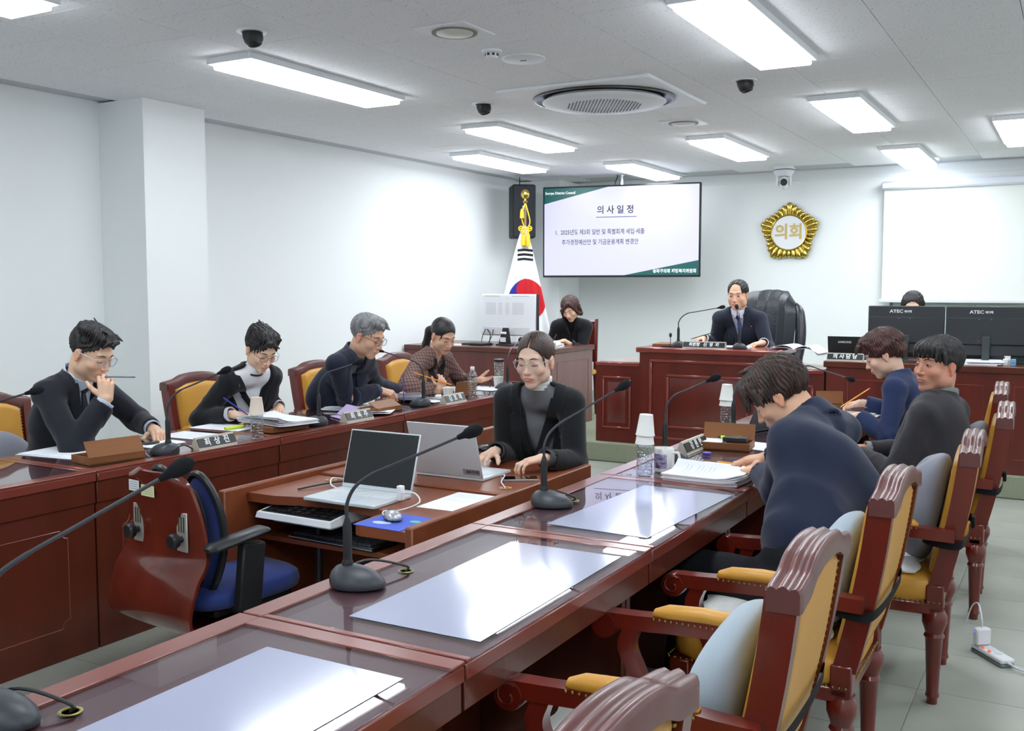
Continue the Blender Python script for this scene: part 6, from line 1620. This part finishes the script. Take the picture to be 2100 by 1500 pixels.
# ============================================================ laptops
def laptop(x, y, z, rz, lb, ang=105, w=.34, d=.235, m=None, sm=None, th=.014, lidtext=None, keys=True, grp='laptops'):
    """user sits at local -y"""
    m = m or mat('laptop_silver', (206, 214, 220), .35, metal=.15); t = thing('laptop', lb, 'laptop', (x, y, z), rz, grp)
    b = MB(); b.box((-w/2, -d, 0), (w/2, 0, th), .003); ba = b.build('laptop_base', m, t)
    b = MB()
    kw = (w-.05)/15
    for r in range(5):
        for k in range(15): b.box((-w/2+.025+k*kw+.0012, -.028-r*.019-.0165, th), (-w/2+.025+(k+1)*kw-.0012, -.028-r*.019, th+.0018))
    b.build('keys', mat('keys_light', (222, 228, 234), .5) if m is not BLACK else BLACKM, ba)['kind'] = 'stuff'
    b = MB(); b.box((-.055, -d+.015, th), (.055, -d+.085, th+.0006)); b.build('trackpad', mat('trackpad', (196, 206, 218), .3), ba)
    b = MB(); b.box((-w/2, -.0, 0), (w/2, .006, d), .002); lid = b.build('lid', m, t); lid.location = (0, -.004, th); lid.rotation_euler = (-radians(ang-90), 0, 0)
    b = MB(); b.box((-w/2+.006, -.0012, .016), (w/2-.006, .0002, d-.006)); b.build('laptop_screen', sm or mat('screen_black', (26, 28, 30), .25, .5), lid)
    return t, lid
laptop(-2.385, 3.13, .69, 0, 'silver laptop with dark screen facing the wooden shell chair', 107)
t, lid = laptop(-2.285, 3.50, .70, pi, 'silver laptop seen from behind, used by the stenographer', 107, .335)
b = MB(); b.box((-.158, .006, .012), (-.076, .0065, .038)); st = b.build('name_sticker', mat('sticker_grey', (150, 148, 158), .5), lid)
text('lettering', '송파구의회', .0165, TM((-.124, .0068, .025), (-1, 0, 0), (0, 0, 1)), BLACKM, st, .0002, bold=.0004, sx=.85)
laptop(-1.42, 5.20, .75, -1.85, 'open black and silver laptop beyond the leaning man', 112, .33, .23, mat('laptop_dark', (90, 94, 100), .35, metal=.2), mat('screen_black', (26, 28, 30)))
t, lid = laptop(-1.59, 8.12, .94, pi, 'small black laptop behind the staff desk name plate', 103, .26, .17, BLACK)
text('lettering', 'SAMSUNG', .022, TM((-.0, .0068, .125), (-1, 0, 0), (0, 0, 1)), PLW, lid, .0002, bold=.0005)
small('usb_hub', 'white upright usb hub plugged beside the dark-screened laptop', 'usb hub', (-2.195, 3.03, .69), PLASTICW, lambda b: b.box((-.012, -.012, .012), (.012, .012, .068), .003))
def wire(nm, pts, r, m, lb, cat='cable'):
    c = Vector(pts[0]); b = MB(c); b.tube(bez(pts, 7), r, 6); tag(b.build(nm, m), lb, cat)
wire('usb_cable', [(-2.18, 3.02, .735), (-2.13, 3.03, .735), (-2.09, 3.0, .71), (-2.12, 2.92, .694), (-2.16, 2.88, .694), (-2.10, 2.80, .702), (-2.06, 2.80, .705)], .0028, PLASTICW, 'white cable looping from the usb hub to the mouse')
wire('charging_cable', [(-2.11, 3.62, .708), (-2.06, 3.58, .72), (-2.03, 3.50, .71), (-1.99, 3.45, .705), (-1.97, 3.43, .70)], .0028, PLASTICW, 'white cable running from the stenographer laptop to the desk grommet')
wire('adapter_cable', [(-2.54, 3.10, .695), (-2.62, 3.14, .70), (-2.66, 3.20, .715), (-2.62, 3.26, .70), (-2.70, 3.28, .695)], .003, PLASTICW, 'white cable coil left of the dark-screened laptop')
wire('black_cable', [(-2.70, 3.03, .694), (-2.66, 3.14, .70), (-2.62, 3.24, .70), (-2.55, 3.31, .70)], .0035, BLACK, 'thin black cable with yellow tag left of the dark-screened laptop')
# mouse and pad
t = thing('mouse_pad', 'blue mouse pad at the corner of the stenographer desk', 'mouse pad', (-2.035, 2.775, .69), -.03)
b = MB(); b.box((-.10, -.105, 0), (.10, .105, .003), .001); b.build('pad', mat('pad_blue', (66, 92, 200), .6), t)
b = MB(); b.ell((-.035, -.04, .003), (.03, .018, .0008)); b.ell((-.01, -.035, .003), (.018, .014, .0008)); b.build('white_print', mat('pad_print', (190, 206, 240), .6), t)
b = MB(); b.ell((.065, .03, .003), (.022, .016, .0008)); b.build('green_print', mat('pad_green', (80, 190, 150), .6), t)
t = thing('mouse', 'silver computer mouse on the blue pad', 'mouse', (-2.055, 2.79, .693), .9)
b = MB(); b.ell((0, 0, .012), (.030, .050, .022), n=20, m=12); b.build('shell', mat('mouse_silver', (190, 194, 202), .25, metal=.5), t)
b = MB(); b.ell((0, 0, .006), (.031, .051, .010), n=20, m=8); b.ell((0, .022, .022), (.014, .024, .0125)); b.build('mouse_buttons', BLACK, t)
# stenotype
t = thing('stenotype', 'white stenography keyboard with black keys on a stand', 'keyboard', (-2.56, 2.99, .60), -.02)
b = MB()
b._new([(-.19, -.15, .012), (.19, -.15, .012), (.19, .15, .012), (-.19, .15, .012), (-.185, -.145, .034), (.185, -.145, .034), (.185, .145, .072), (-.185, .145, .072)], [[3, 2, 1, 0], [4, 5, 6, 7], [0, 1, 5, 4], [1, 2, 6, 5], [2, 3, 7, 6], [3, 0, 4, 7]])
b.box((-.15, -.1, -.01), (.15, .1, .014), .006); b.build('housing', PLASTICW, t)
def kz(y): return .034+(y+.145)*.131
b = MB(); b._new([(-.175, -.135, kz(-.135)+.001), (.175, -.135, kz(-.135)+.001), (.175, .095, kz(.095)+.001), (-.175, .095, kz(.095)+.001)], [[0, 1, 2, 3]]); bp = b.build('key_bed', BLACKM, t)
b = MB()
for r in range(7):
    for k in range(15):
        x = -.165+k*.0225; y = -.125+r*.03; cz_ = .008 if 3 < k < 11 else .004
        b.box((x, y, kz(y)), (x+.019, y+.024, kz(y)+cz_+.004*(k % 2)))
b.build('black_keys', mat('key_black', (24, 25, 28), .25), bp)['kind'] = 'stuff'
b = MB()
for k in range(16): b.box((-.17+k*.0215, .102, kz(.11)), (-.17+k*.0215+.018, .135, kz(.12)+.008), .001)
b.build('white_keys', PLASTICW, t)['kind'] = 'stuff'
b = MB(); b.tube([(0, 0, -.01), (0, 0, -.56)], .014, 10)
for k in range(3): a = 2*pi*k/3+.5; b.tube([(0, 0, -.45), (cos(a)*.2, sin(a)*.2, -.59)], .009, 8)
b.build('stand', BLACK, t)
t = thing('computer_keyboard', 'black and silver keyboard on the tray below the stenotype', 'keyboard', (-2.47, 3.03, .51), -.05)
b = MB(); b.box((-.21, -.08, 0), (.21, .08, .02), .006); b.build('keyboard_body', BLACK, t)
b = MB()
for r in range(5):
    for k in range(18): b.box((-.2+k*.0222, -.07+r*.027, .02), (-.2+k*.0222+.019, -.07+r*.027+.022, .027))
b.build('keycaps', mat('keycap_grey', (70, 74, 80), .4), t)['kind'] = 'stuff'
b = MB(); b.tube(bez([(-.215, -.075, .012), (-.22, .0, .012), (-.2, .085, .012)], 4), .003, 6); b.tube([(-.215, -.083, .010), (.215, -.083, .010)], .003, 6); b.build('silver_rim', CHROME, t)
# bag of cables under the desk
def bagf(P):
    d = ell(P, (-2.38, 3.08, .13), (.15, .12, .13)); return d+.018*n3(P, 26, 2)+.008*n3(P, 60, 4)
V, Q = snets(bagf, (-2.60, 2.90, 0.004), (-2.16, 3.26, .34), .009); o = fin('plastic_bag', np_mesh('plastic_bag', V-A((-2.38, 3.08, 0)), Q), mat('bag_plastic', (176, 178, 182), .2, .7, coat=.5, noise=(14, (70, 66, 66), .8, (1, 1, 1)))); o.location = (-2.38, 3.08, 0); tag(o, 'crumpled plastic bag under the stenographer desk', 'bag')
wire('white_cable', [(-1.95, 2.92, .66), (-2.0, 2.9, .45), (-2.03, 2.92, .3), (-1.96, 2.95, .15)], .004, PLASTICW, 'white cable hanging under the stenographer desk')
# ============================================================ monitors
t0 = None
for x0, x1, lb in ((-1.432, -.882, 'left black monitor seen from behind'), (-.874, -.315, 'right black monitor seen from behind, cut by the frame')):
    t = thing('monitor', lb, 'monitor', ((x0+x1)/2, 8.16, .94), radians(0), 'black monitors on the staff desk'); w_ = (x1-x0)/2
    MB_ = mat('monitor_black', (46, 50, 54), .5)
    b = MB(); b.box((-w_, 0, .135), (w_, .03, .42), .006); b.box((-w_, 0, .06), (w_, .025, .135), .004); b.build('casing', MB_, t)
    b = MB(); b.box((-w_+.004, -.006, .14), (w_-.004, .0, .335), .004); b.build('back_panel', MB_, t)
    b = MB(); b.box((-w_+.006, .0302, .07), (w_-.006, .0315, .41)); b.build('display', mat('screen_black', (26, 28, 30)), t)
    b = MB()
    for xx, zz in ((-.05, .325), (.03, .325), (-.05, .165), (.03, .165)): b.lathe([(.004, -.0075), (.004, -.005), (.0001, -.005)], 8, M=TM((xx, -.001, zz), (1, 0, 0), (0, 0, 1)) @ Matrix.Translation((0, 0, .012)))
    b.build('screws', PLASTICG, t)
    b = MB(); b.box((-.025, -.03, .01), (.025, -.008, .20), .004); b.box((-.03, -.012, .12), (.03, .01, .19), .003); b.build('stand_neck', mat('stand_grey', (58, 66, 66), .4), t)
    b = MB(); b.lathe([(.12, 0), (.12, .006), (.03, .012), (.0001, .012)], 28, sx=1.1, sy=.8); b.build('stand_foot', MATS['stand_grey'], t)
    text('lettering', 'ATEC', .034, TM((-.02, -.0015, .378), (1, 0, 0), (0, 0, 1)), PLW, t, .0004, 'RIGHT', 1.15, .0008)
    text('lettering', '에이텍', .022, TM((-.012, -.0015, .376), (1, 0, 0), (0, 0, 1)), PLW, t, .0004, 'LEFT', .9, .0006)
t = thing('white_monitor', 'white desktop monitor seen from behind beside the flag', 'monitor', (-4.90, 8.58, .935), radians(-2))
MW = mat('monitor_white', (236, 238, 242), .35)
b = MB(); b.box((-.32, 0, .09), (.32, .045, .50), .012); b.build('casing', MW, t)
b = MB(); b.box((.3205, .002, .08), (.326, .05, .5), .001); b.box((-.31, .0455, .1), (.31, .048, .49)); b.build('display', BLACK, t)
b = MB()
for xa, xb in ((-.26, -.135), (-.11, -.06), (-.03, .02), (.05, .185)):
    for k in range(14):
        n_ = int((xb-xa)/.011)
        for j in range(n_): x = xa+j*.011+(k % 2)*.005; b.box((x, -.001, .30+k*.0085), (x+.006, .0005, .3035+k*.0085))
b.build('vent_slots', mat('vent_grey', (176, 178, 184), .7), t)['kind'] = 'stuff'
b = MB(); b.box((-.27, -.001, .478), (-.09, .0005, .484)); b.box((.05, -.001, .478), (.24, .0005, .484)); b.build('top_slots', mat('vent_grey', (176, 178, 184)), t)
b = MB(); b.box((-.29, -.004, .10), (.0, .0, .175), .003); b.box((.06, -.004, .10), (.25, .0, .175), .003); b.build('port_cover', mat('cover_white', (214, 216, 222), .4), t)
b = MB(); b.prism([(-.07, 0), (.075, 0), (.045, .17), (-.015, .17)], -.035, -.02, TM((-.02, 0, .0), (1, 0, 0), (0, 0, 1)) @ Matrix.Translation((0, 0, .06))); b.build('stand_plate', BLACK, t)
b = MB(); b.box((-.055, -.055, .105), (.01, -.035, .13), .008); b.box((-.06, -.053, .03), (.0, -.036, .075), .002); b.build('stand_label', PLASTICW, t)
b = MB(); b.box((-.09, -.09, 0), (.11, .12, .012), .004); b.build('stand_foot', BLACK, t)
text('lettering', 'ATEC', .026, TM((.0, -.0012, .455), (1, 0, 0), (0, 0, 1)), mat('faint_logo', (216, 218, 224), .4), t, .0003)
b = MB(); b.tube(bez([(-.26, -.002, .155), (-.28, -.03, .08), (-.25, -.08, .01), (-.12, -.1, .012)], 6), .004, 6); b.tube(bez([(-.24, -.002, .15), (-.18, -.04, .10), (-.17, -.07, .02), (-.10, -.11, .01)], 6), .006, 6); b.tube(bez([(-.17, -.002, .15), (-.165, -.04, .08), (-.18, -.09, .012)], 6), .004, 6); b.build('cables', BLACK, t)
small('document_tray', 'flat black tray left of the white monitor stand', 'tray', (-5.16, 8.42, .935), BLACKM, lambda b: b.box((-.12, -.1, 0), (.12, .1, .02), .004))
t = thing('desk_phone', 'black telephone between the small laptop and the left monitor', 'telephone', (-1.40, 8.12, .94), .2)
b = MB(); b.box((-.06, -.08, 0), (.06, .08, .03), .008); b.build('phone_base', BLACK, t)
b = MB(); b.tube(bez([(-.05, -.06, .045), (-.05, 0, .055), (-.05, .06, .045)], 5), .014, 8); b.build('handset', BLACK, t)
for x, c_, lb in ((-.45, (236, 238, 240), 'white stamp holder right of the monitor stand'), (-.40, (120, 170, 220), 'light blue stamp holder at the right end of the staff desk')):
    small('ink_stamp', lb, 'stamp', (x, 7.98, .94), mat('stamp_%d' % c_[0], c_, .4), lambda b: (b.box((-.017, -.017, 0), (.017, .017, .05), .003), b.box((-.012, -.019, .022), (.012, -.017, .046), .001)))
small('green_box', 'dark green box behind the papers on the staff desk', 'box', (-.36, 8.24, .94), mat('dark_green', (34, 62, 56), .5), lambda b: b.box((-.07, -.05, 0), (.07, .05, .11), .004))
small('clip_light', 'small black desk clip at the left end of the chairman desk', 'clip', (-3.02, 8.02, 1.0), BLACK, lambda b: (b.box((-.05, -.02, 0), (.05, .02, .014), .003), b.tube([(.02, 0, .01), (.02, 0, .09)], .003, 6), b.ell((.02, 0, .10), (.012, .012, .02))))
small('folder', 'brown folder at the left end of the chairman desk', 'folder', (-3.08, 8.2, 1.0), WOODBOX, lambda b: b.box((-.11, -.14, 0), (.11, .14, .022), .003), .1)
cup(-1.26, 4.86, .75, 'white folded box cup beside the open laptop', k=1.15)
# power strip and charger on the floor
t = thing('power_strip', 'white three-socket power strip with orange switches on the floor', 'power strip', (-.255, 4.40, 0), radians(-52))
b = MB(); b.box((-.10, -.032, 0), (.10, .032, .014), .004); b.build('strip_base', PLASTICG, t)
b = MB(); b.box((-.10, -.032, .014), (.10, .032, .034), .006); b.build('strip_top', PLASTICW, t)
for k in range(3): b = MB(); b.lathe([(.009, .033), (.009, .037), (.006, .039), (.0001, .039)], 14, c=(-.075+.042*k, -.02, 0), sy=.7); b.build('switch', mat('switch_orange', (250, 92, 24), .4, emit=.4), t)
for k in range(3): b = MB(); b.lathe([(.018, .034), (.019, .0355), (.017, .036), (.0001, .0345)], 20, c=(-.065+.045*k, .008, 0)); b.build('socket', mat('socket_grey', (214, 218, 222), .4), t)
b = MB(); b.tube(bez([(.10, 0, .02), (.16, .02, .012), (.25, .12, .006), (.4, .25, .006), (.7, .40, .006)], 6), .005, 8); b.build('cord', PLASTICW, t)
t = thing('charger', 'white cube charger plugged into the power strip', 'charger', (-.30, 4.45, .037), radians(-52))
b = MB(); b.box((-.015, -.032, 0), (.018, .032, .07), .006); b.build('charger_body', PLASTICW, t)
b = MB(); b.ell((.0, -.033, .055), (.003, .001, .003)); b.build('indicator', emis('blue_led', (60, 80, 255), 3), t)
b = MB(); b.tube(bez([(0, .0, .07), (-.005, .0, .11), (-.06, .02, .15), (-.13, .04, .12), (-.2, .06, .03), (-.22, .07, .006)], 6), .003, 8); b.build('cord', PLASTICW, t)
# badges, held glasses
def badge(P, x, z, lb='badge'):
    q = P['surf'](x, z, .003)-P['org']; f2 = Vector(P['f2'].tolist()); rt = Vector(P['rt'].tolist())
    b = MB(); b.lathe([(.009, -.002), (.009, .002), (.004, .004), (.0001, .004)], 10, M=TM(q, rt, f2.cross(rt))); b.build('lapel_badge', GOLD, P['t'])
badge(P2, -.095, -.12); badge(P7, -.10, -.10); badge(P6, -.09, -.2)
